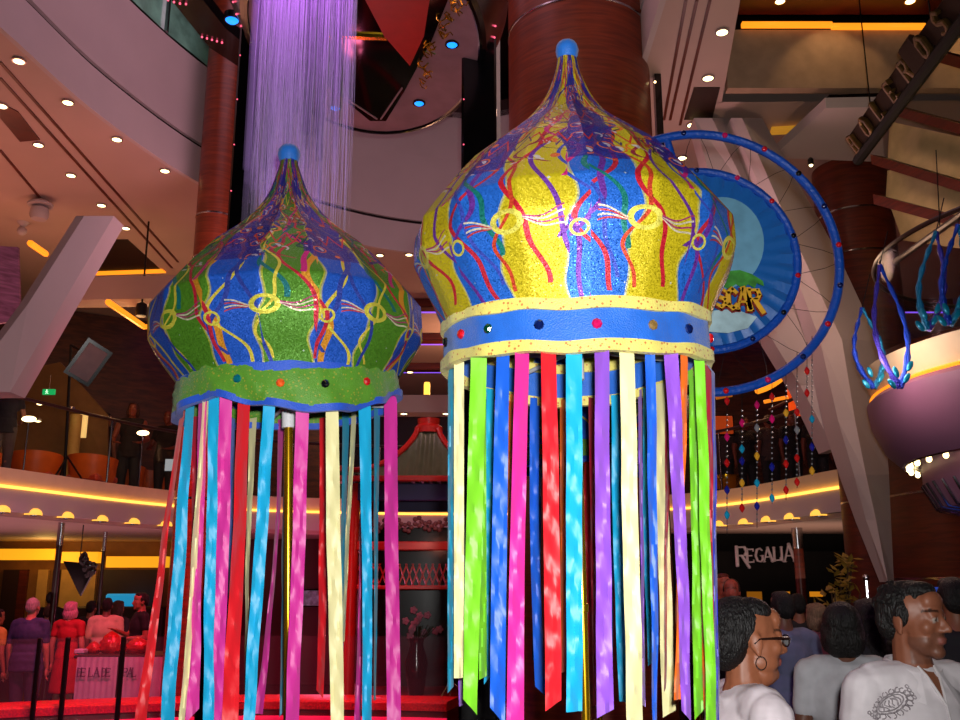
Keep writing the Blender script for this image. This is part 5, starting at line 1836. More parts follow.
part(MB().tube([q + V((0, .0, .05)), q + V((0, 0, .3))], .008, n=6), 'hanger', M_chrome, es)
# stage light on its stand
sq = at(66, 470, 13.6)
st = thing('stage_light', V((sq.x, sq.y, 3.0)), 'black stage light on a tall stand on the left mezzanine', 'stage light')
hd = at(88, 362, 13.4)
part(MB().tube([V((sq.x, sq.y, 3.0)), V((at(71, 345, 13.6).x, sq.y, at(71, 345, 13.6).z))], .022, n=8), 'stand', M_blackmetal, st)
mb = MB()
for k in range(3): mb.tube([V((sq.x, sq.y, 3.5)), V((sq.x + .35 * math.cos(k * 2.09 + .3), sq.y + .35 * math.sin(k * 2.09 + .3), 3.01))], .014, n=6)
part(mb, 'tripod_base', M_blackmetal, st)
Rh = Matrix.Rotation(.55, 3, 'Y') @ Matrix.Rotation(.5, 3, 'Z')
mb = MB()
f0, f1 = [V(p) for p in ((-.20, -.16, -.30), (.20, -.16, -.30), (.20, -.16, .30), (-.20, -.16, .30))], [V(p) for p in ((-.12, .24, -.16), (.12, .24, -.16), (.12, .24, .16), (-.12, .24, .16))]
vs = [hd + Rh @ p for p in f0 + f1]
mb.add(vs, [(0, 1, 2, 3), (7, 6, 5, 4), (0, 4, 5, 1), (1, 5, 6, 2), (2, 6, 7, 3), (3, 7, 4, 0)])
hd_o = part(mb, 'lamp_head', M_dark, st, smooth=False)
mb = MB(); mb.bevbox(hd + Rh @ V((0, -.165, 0)), (.30, .01, .50), .004, M=Rh); part(mb, 'front_panel', mat('grey_diffuser', (120, 95, 100), .4), hd_o, 'grey front panel')
part(MB().tube([V((at(71, 345, 13.6).x, sq.y, at(71, 345, 13.6).z)), hd + Rh @ V((0, .1, .1))], .018, n=6), 'yoke', M_blackmetal, st)
q = at(141, 310, 13.2)
t = thing('red_spotlight', q, 'glowing red spotlight left of the green and blue dome', 'light')
part(MB().ell(q, (.055, .04, .055), n=14, k=10), 'lens', emit('red_orange_lens', (255, 60, 15), 5.0), t)
part(MB().lathe(q + V((0, .02, 0)), [(.075, -.09), (.085, 0), (.075, .09), (.03, .12)], n=16), 'can', M_blackmetal, t)
part(MB().tube([q + V((0, .02, .08)), V((q.x, q.y, 6.98))], .014, n=6), 'drop_rod', M_blackmetal, t)
# loudspeaker/camera under the soffit at top left
q = atz(40, 208, 6.85)
t = thing('ceiling_speaker', V((q.x, q.y, 6.7)), 'pale speaker fixed under the ceiling left of the white strut', 'speaker')
part(MB().lathe(V((q.x, q.y, 6.68)), [(.10, 0), (.13, .06), (.12, .16), (.05, .2)], n=20), 'body', M_white, t)
part(MB().lathe(V((q.x, q.y, 6.88)), [(.17, .0), (.17, .03), (.1, .08), (.04, .11)], n=20), 'mount', M_white, t)
q = atz(22, 231, 6.86)
t = thing('dome_camera', q, 'small white dome camera under the ceiling at the left', 'camera')
part(MB().ell(q, .07, n=14, k=10), 'dome', M_white, t); part(MB().tube([q + V((0, 0, .05)), V((q.x, q.y, 6.998))], [.02, .09], n=12), 'stem', M_white, t)
# wall panel of the left mezzanine, its purple wash of light painted in
mb = MB(); mb.prism([at(-20, 245, 12.2), at(18, 247, 12.6), at(20, 320, 12.6), at(-20, 326, 12.2)], (0, .05, 0)); struct(mb, 'wall_panel', wood('wavy_purple_lit_panel', (110, 70, 110), (160, 110, 160), .5, (1.2, 1.2, 9)), smooth=False)

# right mezzanine: orange lit screens, curved gold cove
def scr(px, py, Y, w, h, m, lab, name='lit_screen'):
    q = at(px, py, Y)
    t = thing(name, q - V((0, 0, h / 2)), lab, 'screen')
    part(MB().bevbox(q, (w, .05, h), .012), 'panel', m, t); part(MB().bevbox(q + V((0, .03, 0)), (w + .06, .04, h + .06), .012), 'frame', M_dark, t)
    return t
scr(801, 402, 16.4, .45, .5, emit('orange_screen', (220, 70, 15), .9), 'glowing orange panel on the right mezzanine behind the beads')
scr(722, 425, 15.6, .36, .3, emit('dim_orange_screen', (170, 60, 15), .6), 'dim orange panel on the right mezzanine beside the ribbons')
pa = [at(757, 391, 15.0), at(768, 387, 14.8), at(780, 379, 14.6), at(790, 368, 14.4)]
struct(MB().tube(catmull(pa, 6), .055, n=8), trim(), M_led)
struct(MB().tube([at(764, 402, 15.2), at(788, 397, 15.0)], .03, n=8), trim(), emit('amber_line', (255, 140, 30), 1.0))
struct(MB().tube([at(716, 398, 15.2), at(732, 395, 15.2)], .03, n=8), trim(), emit('amber_line_dim', (200, 110, 30), .5))
struct(MB().tube([at(770, 410, 15.0), at(809, 391, 14.2)], .03, n=8), 'beam', M_woodd)
struct(MB().box((4.6, 18.2, 5.0), (5.2, .2, 4.1)), 'wall_mezzanine_right', M_wavy, smooth=False)
q = at(727, 462, 15.2)
t = thing('glass_bowl', V((q.x, q.y + .1, 3.0)), 'shiny golden bowl at the right mezzanine edge beside the ribbons', 'bowl')
part(MB().lathe(V((q.x, q.y + .1, 3.0)), [(.1, 0), (.11, .02), (.03, .05), (.03, .14), (.14, .2), (.21, .32), (.22, .42), (.20, .42), (.13, .22)], n=24), 'bowl', M_brass, t)

# blue shuttered screen at far right
q = at(952, 620, 6.4)
tag(MB().bevbox((q.x + .1, 6.4, q.z), (.42, .06, .42), .01).build('blue_screen', emit('blue_screen_glow', (25, 70, 170), .55)), 'blue glowing screen behind the man in the white polo shirt', 'screen')
# yellowish potted plant
q = at(838, 640, 9.7)
pt_ = thing('potted_plant', V((q.x, 9.7, 0)), 'tall yellow-leaved potted plant beside the dark wood wall', 'plant')
part(MB().lathe(V((q.x, 9.7, 0)), [(.16, 0), (.22, .3), (.25, .55), (.23, .56)], n=24), 'pot', M_dark, pt_)
mb, ms = MB(), MB(); rp = random.Random(11)
for k in range(150):
    t_ = rp.random()
    hgt = 1.05 + t_ * .9
    px_ = q.x + .22 * (t_ - .25) + rp.gauss(0, .17 * (1.15 - t_))
    c0 = V((px_, 9.7 + rp.gauss(0, .13 * (1.1 - t_)), hgt))
    d1 = V((rp.uniform(-1, 1), rp.uniform(-1, 1), rp.uniform(-.3, .8))).normalized()
    d2 = d1.cross(V((0, 0, 1))).normalized()
    l_, w_ = .12, .035
    up_ = d1.cross(d2) * .01
    mb.add([c0, c0 + d1 * l_ * .5 + d2 * w_ + up_, c0 + d1 * l_, c0 + d1 * l_ * .5 - d2 * w_ + up_, c0 + d1 * l_ * .5 - up_], [(0, 1, 4), (1, 2, 4), (2, 3, 4), (3, 0, 4)])
    if k % 6 == 0: ms.tube([V((q.x, 9.7, .5)), V((q.x + (px_ - q.x) * .5, 9.7, hgt * .7)), c0], .008, n=5)
part(mb, 'foliage', mat('yellow_green_leaf', (150, 120, 40), .6, vary=.4), pt_); part(ms, 'stems', mat('brown_stem', (70, 50, 30), .7), pt_)
# ------------------------------------------------------------------ people
def skin_mat(name):
    m, nt, b = _new(name)
    E.nt = nt
    a = nt.nodes.new('ShaderNodeVertexColor'); a.layer_name = 'Col'
    n = nt.nodes.new('ShaderNodeTexNoise'); n.inputs['Scale'].default_value = 60
    tc = nt.nodes.new('ShaderNodeTexCoord'); nt.links.new(tc.outputs['Object'], n.inputs['Vector'])
    hsv = nt.nodes.new('ShaderNodeHueSaturation')
    nt.links.new((E(n.outputs['Fac']) * .25 + .875).s, hsv.inputs['Value'])
    nt.links.new(a.outputs['Color'], hsv.inputs['Color'])
    nt.links.new(hsv.outputs['Color'], b.inputs['Base Color'])
    b.inputs['Roughness'].default_value = .48
    b.inputs['Specular IOR Level'].default_value = .4
    return m
M_skin = skin_mat('skin')
_cm = {}
def clothm(c, rough=.8):
    if c not in _cm: _cm[c] = mat('clothing_%s' % '_'.join(str(x) for x in c), c, rough, vary=.10, scale=14, bump=.35, bscale=11)
    return _cm[c]
_hm = {}
def hairm(c):
    if c not in _hm: _hm[c] = mat('hair_%s' % '_'.join(str(x) for x in c), c, .55, vary=.35, scale=22, stretch=(4, 4, 1), bump=.6, bscale=45, spec=.35)
    return _hm[c]


def obj_from(me, name, m, parent, label=None):
    me.name = name
    me.materials.clear(); me.materials.append(m)
    o = bpy.data.objects.new(name, me); COL.objects.link(o)
    o.parent = parent
    ORG[o.name] = V(ORG[parent.name])
    if label: o['label'] = label
    return o


def person(x, y, z, rot, h, label, group=None, skin=(150, 95, 70), hair=(18, 14, 13), hairdo='short', hs=1.0, full=False, top=(60, 60, 70), sleeve=.55, bottom=(30, 30, 36), skirt=False,
           head_yaw=0, head_pitch=0, girth=1.0, arms=('down', 'down'), detail=False, beard=0.0, lip=(120, 60, 55), bust=0.0, neck_open=False, shoes=(20, 18, 18)):
    """standing figure, facing -Y before rot; arms: right (screen left when facing us), left"""
    s = h / 1.70
    root = thing('person', (x, y, z), label, 'person', group)
    root.rotation_euler = (0, 0, math.radians(rot))
    ORG[root.name] = V((0, 0, 0))
    vox = .0055 if detail else .013
    g = girth
    mb = MB()
    S = lambda *p: V(p) * s
    # torso
    tor = [((0, .005, .93), (.158 * g, .112 * g, .125)), ((0, .0, 1.07), (.140 * g, .100 * g, .15)), ((0, .005, 1.25), (.158 * g, .108 * g, .17)), ((0, .012, 1.36), (.150, .085, .085))]
    def torso(mb, inf, lo=-1):
        for (c, r) in tor:
            if c[2] > lo: mb.ell(S(*c), tuple((q + inf) * s for q in r), n=20, k=14)
        mb.cap(S(-.135, .012, 1.385), S(.135, .012, 1.385), (.058 + inf) * s, (.058 + inf) * s)
        mb.cap(S(0, .018, 1.39), S(0, .014, 1.455 - (.05 if inf else 0)), (.085 + inf) * s, (.060 + inf * .8) * s)
        if bust:
            for k in (-1, 1): mb.ell(S(k * .075, -.085 * g, 1.255), tuple((q + inf) * s * bust for q in (.07, .06, .07)))
    torso(mb, 0)
    for k in (-1, 1):
        mb.cap(S(k * .09, 0, .88), S(k * .095, -.005, .48), .082 * g * s, .056 * s)
        mb.cap(S(k * .095, -.005, .48), S(k * .098, .015, .09), .054 * s, .036 * s)
        mb.ell(S(k * .095, .02, .36), (.052 * s, .055 * s, .1 * s))
        mb.cap(S(k * .098, .03, .045), S(k * .115, -.13, .030), .038 * s, .028 * s)
    # arms
    J = []
    for k, pose in ((-1, arms[0]), (1, arms[1])):
        sh = V((k * .185, .012, 1.375))
        if pose == 'down': el, wr, hd = V((k * .235, .03, 1.09)), V((k * .245, -.03, .84)), V((k * .02, -.03, -1))
        elif pose == 'bent': el, wr, hd = V((k * .245, .03, 1.10)), V((k * .15, -.20, 1.10)), V((-k * .5, -.8, .1))
        elif pose == 'front': el, wr, hd = V((k * .23, -.06, 1.11)), V((k * .13, -.28, 1.20)), V((-k * .3, -.9, .3))
        elif pose == 'rail': el, wr, hd = V((k * .26, -.03, 1.10)), V((k * .2, -.26, 1.02)), V((-k * .6, -.6, -.1))
        else: el, wr, hd = pose
        J.append((k, sh, el, wr, V(hd).normalized()))
        mb.cap(sh * s, el * s, .050 * s * (.5 + .5 * g), .040 * s)
        mb.cap(el * s, wr * s, .040 * s, .026 * s)
        d = V(hd).normalized()
        side = V((0, 1, 0)) if abs(d.y) < .7 else V((1, 0, 0))
        side = (side - d * side.dot(d)).normalized()
        nrm = d.cross(side)
        pc = wr + d * .05
        mb.ell(pc * s, (.040 * s, .018 * s, .050 * s), n=12, k=8, M=Matrix((side, nrm, d)).transposed())
        for f, (o, ln) in enumerate(((-.030, .062), (-.010, .074), (.010, .070), (.029, .055))):
            b0 = pc + d * .035 + side * o
            b1 = b0 + d * ln * .5 + nrm * .006 * k
            b2 = b1 + d * ln * .45 + nrm * .016 * k
            mb.cap(b0 * s, b1 * s, .0085 * s, .008 * s, n=8); mb.cap(b1 * s, b2 * s, .008 * s, .0065 * s, n=8)
        t0 = pc - d * .015 - side * .030
        t1 = t0 - side * .024 + d * .030
        mb.cap(t0 * s, t1 * s, .011 * s, .009 * s, n=8); mb.cap(t1 * s, (t1 + d * .028 - side * .004) * s, .009 * s, .0075 * s, n=8)
    # head, in its own frame
    hc = V((0, -.012, 1.585))
    RH = Matrix.Rotation(math.radians(head_yaw), 3, 'Z') @ Matrix.Rotation(math.radians(head_pitch), 3, 'X')
    H = lambda *p: (hc + RH @ (V(p) * hs)) * s
    MH = RH
    def he(mb, c, r, M=None, n=16, k=12):
        mb.ell(H(*c), tuple(q * s * hs for q in r), n=n, k=k, M=MH if M is None else MH @ M)
    mb.cap(S(0, .02, 1.40), H(0, .022, -.055), .060 * s, .052 * s)
    he(mb, (0, .018, .030), (.074, .096, .088))
    he(mb, (0, -.030, -.012), (.062, .062, .088))
    he(mb, (0, -.034, -.066), (.052, .048, .046))
    he(mb, (0, -.066, -.096), (.028, .023, .022))
    if full: he(mb, (0, -.030, -.098), (.048, .050, .036))
    he(mb, (0, -.070, .024), (.050, .022, .016))
    he(mb, (0, -.062, .058), (.050, .030, .036))
    mb.cap(H(0, -.084, .014), H(0, -.108, -.026), .0085 * s, .0125 * s, n=10)
    for k in (-1, 1):
        he(mb, (k * .011, -.095, -.031), (.010, .012, .008), n=10, k=8)
        he(mb, (k * .038, -.058, -.020), (.025, .024, .024))
        he(mb, (k * .040, -.030, -.062), (.018, .040, .028))
        he(mb, (k * .031, -.076, .003), (.0135, .012, .0105), n=12, k=8)
        he(mb, (k * .031, -.079, .0105), (.0175, .010, .0055), n=12, k=8)
        he(mb, (k * .031, -.077, -.010), (.015, .009, .004), n=12, k=8)
        he(mb, (k * .076, .014, -.008), (.008, .020, .031), M=Matrix.Rotation(k * .35, 3, 'Z') @ Matrix.Rotation(-.15, 3, 'X'))
        he(mb, (k * .078, .008, -.036), (.007, .010, .010))
    he(mb, (0, -.0885, -.0555), (.022, .0085, .0055), n=14, k=8)
    he(mb, (0, -.0865, -.0665), (.020, .0095, .0065), n=14, k=8)
    me = remesh(mb, vox * s, 3 if detail else 2)
    # skin colours by place on the head
    n = len(me.vertices)
    co = np.empty(n * 3, dtype=np.float32); me.vertices.foreach_get('co', co); co = co.reshape(-1, 3) / s
    R = np.array(RH.inverted())
    hl = (co - np.array(hc)) @ R.T / hs
    base = np.array(lin(skin)); colr = np.tile(base, (n, 1))
    X, Yh, Z = np.abs(hl[:, 0]), hl[:, 1], hl[:, 2]
    def paint(msk, c, f=1.0):
        colr[msk] = colr[msk] * (1 - f) + np.array(lin(c)) * f
    if beard:
        paint((Z < -.036) & (Z > -.135) & (Yh < .0) & ~((Z > -.05) & (X > .04)), (60, 48, 44), beard)
    paint((np.abs(Z + .061) < .0115) & (X < .023) & (Yh < -.080), lip)
    paint((np.abs(X - .031) < .0125) & (np.abs(Z - .002) < .0055) & (Yh < -.078), (150, 135, 126))
    paint(((X - .031) ** 2 + (Z - .002) ** 2 < .0055 ** 2) & (Yh < -.078), (25, 16, 12))
    arch = .027 + .004 * np.cos((X - .034) * 60)
    paint((np.abs(Z - arch) < .0042) & (X > .014) & (X < .052) & (Yh < -.05), hair, .85)
    at_ = me.color_attributes.new('Col', 'FLOAT_COLOR', 'POINT')
    at_.data.foreach_set('color', colr.astype(np.float32).ravel())
    body = obj_from(me, 'body', M_skin, root)
    # hair
    if hairdo != 'bald':
        hb = MB()
        if hairdo in ('short', 'receding', 'fringe'):
            he(hb, (0, .033, .036), (.0765, .090, .087), n=22, k=16)
            he(hb, (0, .070, .000), (.070, .050, .072), n=20, k=14)
            if hairdo == 'fringe': he(hb, (0, -.035, .085), (.062, .05, .036))
            if hairdo == 'short': he(hb, (0, -.022, .092), (.056, .056, .030))
            for k in (-1, 1): he(hb, (k * .070, .006, .018), (.012, .026, .040))
            if detail:
                rr = random.Random(4)
                for _ in range(90):
                    a, b2 = rr.uniform(0, 2 * PI), rr.uniform(.1, 1.2)
                    p = V((math.cos(a) * math.cos(b2) * .080, .030 + math.sin(a) * math.cos(b2) * .098, .040 + math.sin(b2) * .088))
                    if p.y > -.04: he(hb, tuple(p * .985), (.008, .008, .007), n=8, k=6)
        elif hairdo == 'crop_back':    # bald crown, hair round the back
            he(hb, (0, .055, -.010), (.078, .066, .062), n=20, k=14)
        elif hairdo == 'bun':          # combed back, full at the back of the head
            he(hb, (0, .046, .036), (.079, .086, .087), n=24, k=18)
            he(hb, (0, .080, -.006), (.076, .070, .088), n=24, k=16)
            he(hb, (0, -.002, .080), (.064, .062, .042), n=20, k=14)
            he(hb, (0, .135, .018), (.058, .052, .062), n=20, k=14)
        elif hairdo == 'bob':
            he(hb, (0, .035, .034), (.092, .102, .096), n=22, k=16)
            he(hb, (0, .055, -.055), (.098, .078, .085), n=22, k=16)
            he(hb, (0, .055, -.105), (.085, .060, .045))
            he(hb, (0, -.030, .088), (.066, .05, .034))
            for k in (-1, 1): he(hb, (k * .085, .02, -.045), (.022, .05, .075))
        elif hairdo == 'long':
            he(hb, (0, .032, .036), (.088, .102, .094), n=22, k=16)
            hb.cap(H(0, .06, 0), H(0, .085, -.22), .085 * s, .06 * s)
            for k in (-1, 1): hb.cap(H(k * .075, .02, .03), H(k * .085, .03, -.17), .026 * s, .022 * s)
            he(hb, (0, -.03, .088), (.064, .05, .034))
        hm_ = remesh(hb, (.005 if detail else .010) * s, 3)
        if detail or hairdo in ('bob', 'long'):
            for v in hm_.vertices:
                q = noise.noise(v.co * 38) * (.0008 if hairdo == 'bun' else .002) + noise.noise(v.co * V((90, 90, 20)).x) * .0015
                v.co += v.normal * q
        obj_from(hm_, 'hair', hairm(hair), root)
    # top
    inf = .017
    tb = MB()
    torso(tb, inf, lo=.9)
    tb.lathe(S(0, .004, .80), [(.165 * g * s, 0), (.168 * g * s, .02 * s), (.160 * g * s, .22 * s), (.02 * s, .30 * s)], n=28, sy=.74)
    for (k, sh, el, wr, d) in J:
        if sleeve <= 0: continue
        f = min(sleeve, 1)
        e = sh.lerp(el, f)
        tb.cap(sh * s, sh.lerp(e, .96) * s, (.066) * s, (.062 - .008 * f) * s)
        if sleeve > 1: tb.cap(el * s, el.lerp(wr, sleeve - 1) * s, .054 * s, .040 * s)
    tm = remesh(tb, (.007 if detail else .013) * s, 4)
    for v in tm.vertices:
        c = v.co
        v.co += v.normal * (.006 * noise.noise(V((c.x * 9, c.y * 9, c.z * 5))) + .004 * noise.noise(c * 22)) * s
    topo = obj_from(tm, 'shirt' if not skirt else 'blouse', clothm(top), root)
    # bottom
    bb = MB()
    bb.ell(S(0, .005, .90), ((.168 * g) * s, (.120 * g) * s, .13 * s), n=20, k=14)
    if skirt:
        bb.lathe(S(0, .005, .42), [(.21 * g * s, 0), (.215 * g * s, .02 * s), (.185 * g * s, .36 * s), (.15 * g * s, .56 * s)], n=30, sy=.8)
    else:
        for k in (-1, 1):
            bb.cap(S(k * .09, 0, .88), S(k * .098, .0, .46), .098 * g * s, .074 * s)
            bb.cap(S(k * .098, .0, .46), S(k * .10, .012, .10), .074 * s, .062 * s)
    obj_from(remesh(bb, .014 * s, 3), 'skirt' if skirt else 'trousers', clothm(bottom), root)
    for k in (-1, 1):
        sb = MB()
        sb.cap(S(k * .098, .035, .046), S(k * .116, -.135, .034), .046 * s, .036 * s)
        sb.box(S(k * .107, -.05, .006), (.085 * s, .27 * s, .012 * s), k * .12)
        obj_from(remesh(sb, .010 * s, 2), 'shoe', clothm(shoes, .5), root)
    root['_s'] = 0
    del root['_s']
    return root, H, S, s, topo


def extra(root, mb, name, m, label=None, parent=None, smooth=True):
    me = mb.mesh(name, smooth=smooth)
    return obj_from(me, name, m, parent or root, label)


def spot(px, py, Y): return at(px, py, Y)


# --- woman with glasses, right of the ribbons
w = at(756, 640, 2.98)
hW = w.z + .115
root, H, S, s, topo = person(w.x - .03, 2.98, 0, 97, 1.632, 'woman with glasses and dark pulled-back hair in a white top, in profile beside the ribbons', skin=(138, 82, 56), hair=(14, 11, 12), hairdo='bun', hs=1.07, full=True,
                       top=(212, 200, 206), sleeve=.9, bottom=(50, 50, 60), girth=1.22, detail=True, bust=1.0, lip=(125, 62, 55), arms=('down', 'down'), head_yaw=2, head_pitch=3)
M_spec = mat('dark_brown_glasses_frame', (36, 18, 14), .25, vary=.3)
gl = MB()
for k in (-1, 1):
    ring = []
    for i in range(20):
        a = 2 * PI * i / 20
        q = 2.6
        cx_, cz_ = abs(math.cos(a)) ** (2 / q) * math.copysign(1, math.cos(a)), abs(math.sin(a)) ** (2 / q) * math.copysign(1, math.sin(a))
        ring.append(H(k * .034 + .027 * cx_, -.100 + .006 * abs(k * .034 + .027 * cx_) / .06, .002 + .016 * cz_))
    gl.tube(ring, .0024 * s, n=6, closed=True)
    gl.tube([H(k * .061, -.095, .008), H(k * .070, -.085, .010), H(k * .078, -.04, .008), H(k * .083, .008, .004), H(k * .080, .022, -.010)], [.0048 * s, .0052 * s, .004 * s, .003 * s, .0025 * s], n=8)
gl.tube([H(-.009, -.102, .006), H(0, -.106, .009), H(.009, -.102, .006)], .0022 * s, n=6)
go = extra(root, gl, 'glasses', M_spec, 'dark brown glasses')
lb = MB()
for k in (-1, 1):
    lb.ell(H(k * .034, -.099, .002), (.0255 * s, .0022 * s, .0145 * s), n=18, k=8, M=Matrix.Rotation(math.radians(2), 3, 'Z'))
extra(root, lb, 'lens', mat('shiny_lens', (190, 195, 200), .08, metal=.6), parent=go)
for k in (-1, 1):
    er = MB(); er.tube([H(k * .083 , .004 + .016 * math.cos(2 * PI * i / 18), -.062 + .018 * math.sin(2 * PI * i / 18)) for i in range(18)], .0016 * s, n=6, closed=True)
    extra(root, er, 'hoop_earring', M_chrome, 'thin silver hoop earring')


# --- man in the white polo shirt
p = at(912, 625, 3.12)
root, H, S, s, topo = person(p.x, 3.12, 0, 12, 1.688, 'dark-haired man in a white polo shirt with grey crest prints, at the right', skin=(128, 76, 54), hair=(14, 11, 10), hairdo='short',
                       top=(206, 198, 202), sleeve=.6, bottom=(40, 42, 60), girth=1.08, detail=True, beard=.38, lip=(128, 72, 62), head_yaw=27, head_pitch=0)
# collar, open placket and prints on the shirt
cb_ = MB()
ring0, ring1, ring2 = [], [], []
n = 30
for i in range(n + 1):
    a = -PI / 2 + .42 + (2 * PI - .84) * i / n
    fr = -math.sin(a)
    z0 = 1.425 + .010 * math.sin(a) - .030 * max(0, fr)
    ring0.append(S(.075 * math.cos(a), .014 + .076 * math.sin(a), z0 + .035))
    ring1.append(S(.083 * math.cos(a), .014 + .084 * math.sin(a), z0 + .038))
    ring2.append(S((.118 + .02 * max(0, fr)) * math.cos(a), .012 + (.112 + .022 * max(0, fr)) * math.sin(a), z0 - .012 - .038 * max(0, fr)))
rows = [ring0, ring1, ring2, [q - V((0, 0, .004)) for q in ring2]]
o_ = 0
for r_ in rows: cb_.v += r_
for j in range(4):
    j2 = (j + 1) % 4
    for i in range(n):
        cb_.f.append((j * (n + 1) + i, j * (n + 1) + i + 1, j2 * (n + 1) + i + 1, j2 * (n + 1) + i)); cb_.m.append(0)
extra(root, cb_, 'collar', clothm((206, 198, 202)), 'turned-down white collar')


def on_surface(x, z):
    """front of the shirt at local x, z"""
    ok, loc, nrm, i = topo.ray_cast(V((x, -1, z)) * s, V((0, 1, 0)))
    return (loc if ok else V((x, -.12, z)) * s), (nrm if ok else V((0, -1, 0)))
bpy.context.view_layer.update()
M_skinv = mat('bare_throat_skin', (128, 78, 56), .5)
vb = MB()
vv = []
pts = [(-.030, 1.445), (-.016, 1.40), (0.004, 1.335), (.026, 1.40), (.040, 1.445)]
for (x, z) in pts + [(.005, 1.42)]:
    q, nn = on_surface(x, z); vv.append(q + V((0, -.004, 0)))
vb.add(vv, [(0, 1, 5), (1, 2, 5), (2, 3, 5), (3, 4, 5), (4, 0, 5)])
extra(root, vb, 'open_neck', M_skinv, 'bare skin in the open neck')
pk = MB()
for sx in (-1, 1):
    pk.tube([on_surface(.005 + sx * (.03 * (1 - t)) , 1.445 - .11 * t)[0] + V((0, -.004, 0)) for t in (0, .25, .5, .75, 1)], .0045 * s, n=6)
pk.tube([on_surface(.005, 1.335 - .1 * t)[0] + V((0, -.003, 0)) for t in (0, .3, .6, 1)], .004 * s, n=6)
extra(root, pk, 'placket', clothm((205, 198, 200)))
def ink(strokes, r, m, name, lab):
    mb = MB()
    for st_ in strokes:
        pts = []
        for (x, z) in st_:
            q, nn = on_surface(x, z); pts.append(q + nn * .0015)
        if len(pts) > 1: mb.tube(pts, r * s, n=5, flat=.5)
    extra(root, mb, name, m, lab)
M_inkg = mat('grey_shirt_print', (142, 134, 138), .8, vary=.3, scale=30)
M_inkp = mat('plum_shirt_print', (88, 60, 84), .8, vary=.3, scale=30)
cx_, cz_ = -.142, 1.340
sk = []
def loc_(a, b):
    ca, sa = math.cos(.55), math.sin(.55)
    a, b = a * .8, b * .8
    return (cx_ + a * ca - b * sa, cz_ + a * sa + b * ca)
sk.append([loc_(.062 * math.cos(t * .21), .030 * math.sin(t * .21)) for t in range(31)])
sk.append([loc_(.050 * math.cos(t * .21), .022 * math.sin(t * .21)) for t in range(31)])
for k in range(16):
    a = 2 * PI * k / 16
    c0 = (.070 * math.cos(a), .037 * math.sin(a))
    sk.append([loc_(c0[0] + .010 * math.cos(t * .7 + a), c0[1] + .010 * math.sin(t * .7 + a)) for t in range(9)])
for k in range(7):
    sk.append([loc_(-.034 + k * .011 + .006 * math.sin(t * 1.3 + k), -.014 + .007 * t - .004 * (k % 2)) for t in range(5)])
for sgn in (-1, 1):
    for k in range(4):
        sk.append([loc_(sgn * (.078 + .004 * k) + .006 * math.cos(t), (.012 * k - .02) + .006 * math.sin(t)) for t in range(7)])
ink(sk, .0034, M_inkg, 'chest_print', 'grey ornate crest print')
ink([[( .020 + .018 * math.cos(t * .5 + k), 1.205 + .020 * math.sin(t * .5 + k * 1.4)) for t in range(8)] for k in range(7)], .0035, M_inkp, 'chest_print', 'small plum print')
ink([[(.105 + .022 * math.cos(t * .35), 1.325 + .018 * math.sin(t * .35)) for t in range(19)], [(.092, 1.322), (.10, 1.33), (.11, 1.318), (.118, 1.328)], [(.098, 1.335), (.106, 1.312)]], .002, mat('beige_shirt_print', (175, 150, 130), .8), 'chest_print', 'faint beige print')

# --- people behind them
G = 'onlookers in the crowd at the right'
def back(px, ptop, Y, rot, lab, **k):
    q = at(px, ptop, Y)
    hh = max(1.40, min(1.92, q.z))
    k.setdefault('group', G)
    return person(q.x, Y, 0, rot, hh, lab, **k)
rt_, Hh, Ss, ss, tp = back(840, 604, 4.6, 172, 'person with dark bobbed hair in a grey T-shirt seen from behind', hairdo='bob', top=(186, 184, 190), sleeve=.62, girth=1.22, bottom=(36, 34, 40), head_yaw=-6, skin=(110, 70, 55))
# pale swoosh print on the back of that T-shirt
bpy.context.view_layer.update()
def on_back(x, z):
    ok, loc, nrm, i = tp.ray_cast(V((x, 1, z)) * ss, V((0, -1, 0)))
    return (loc + nrm * .002) if ok else V((x, .13, z)) * ss
mbp = MB()
mbp.tube([on_back(-.04 - .05 * math.sin(t * .35), 1.06 - .010 * t + .012 * math.sin(t)) for t in range(9)], .006, n=6)
mbp.tube([on_back(-.10 + .022 * t, .965 + .004 * math.sin(t)) for t in range(8)], .006, n=6)
mbp.tube([on_back(.02 - .012 * math.sin(t * .5), 1.33 - .03 * t) for t in range(6)], .004, n=6)
extra(rt_, mbp, 'back_print', mat('white_back_print', (225, 225, 230), .7), 'white swirl print on the back')
back(781, 592, 6.6, 190, 'dark-haired man in a blue-grey T-shirt seen from behind, beyond the woman with glasses', top=(104, 108, 138), sleeve=.6, girth=1.15, bottom=(20, 20, 24), skin=(120, 76, 58))
back(797, 594, 8.9, 175, 'person with short dark hair in black, under the shop sign', top=(26, 24, 28), girth=1.05)
back(815, 604, 8.4, 205, 'fair-haired woman in a pink patterned blouse, in front of the potted plant', hair=(130, 105, 80), hairdo='bob', top=(150, 86, 100), girth=1.05, skin=(170, 115, 90))
back(888, 584, 7.4, 160, 'balding man in dark clothes by the dark wood wall', hair=(70, 52, 44), hairdo='crop_back', top=(24, 22, 26), girth=1.15, skin=(140, 84, 62))
back(866, 600, 5.8, 185, 'person with long black hair in black, between the grey T-shirt and the white polo', hairdo='long', top=(20, 18, 22), girth=1.1, sleeve=1.6, skin=(120, 76, 58))
back(951, 578, 5.2, 170, 'tall dark-haired man in black behind the blue screen edge', hairdo='fringe', top=(22, 20, 24), girth=1.15, skin=(140, 86, 60))
back(922, 588, 7.8, 150, 'dark-haired person far behind the white polo man', hairdo='short', top=(30, 26, 30), skin=(120, 74, 56))
back(731, 579, 9.4, -20, 'man with red-lit skin colour far back beside the ribbons', hairdo='receding', hair=(60, 36, 30), top=(70, 34, 44), skin=(190, 90, 76))  # red light on his face is put into the skin colour
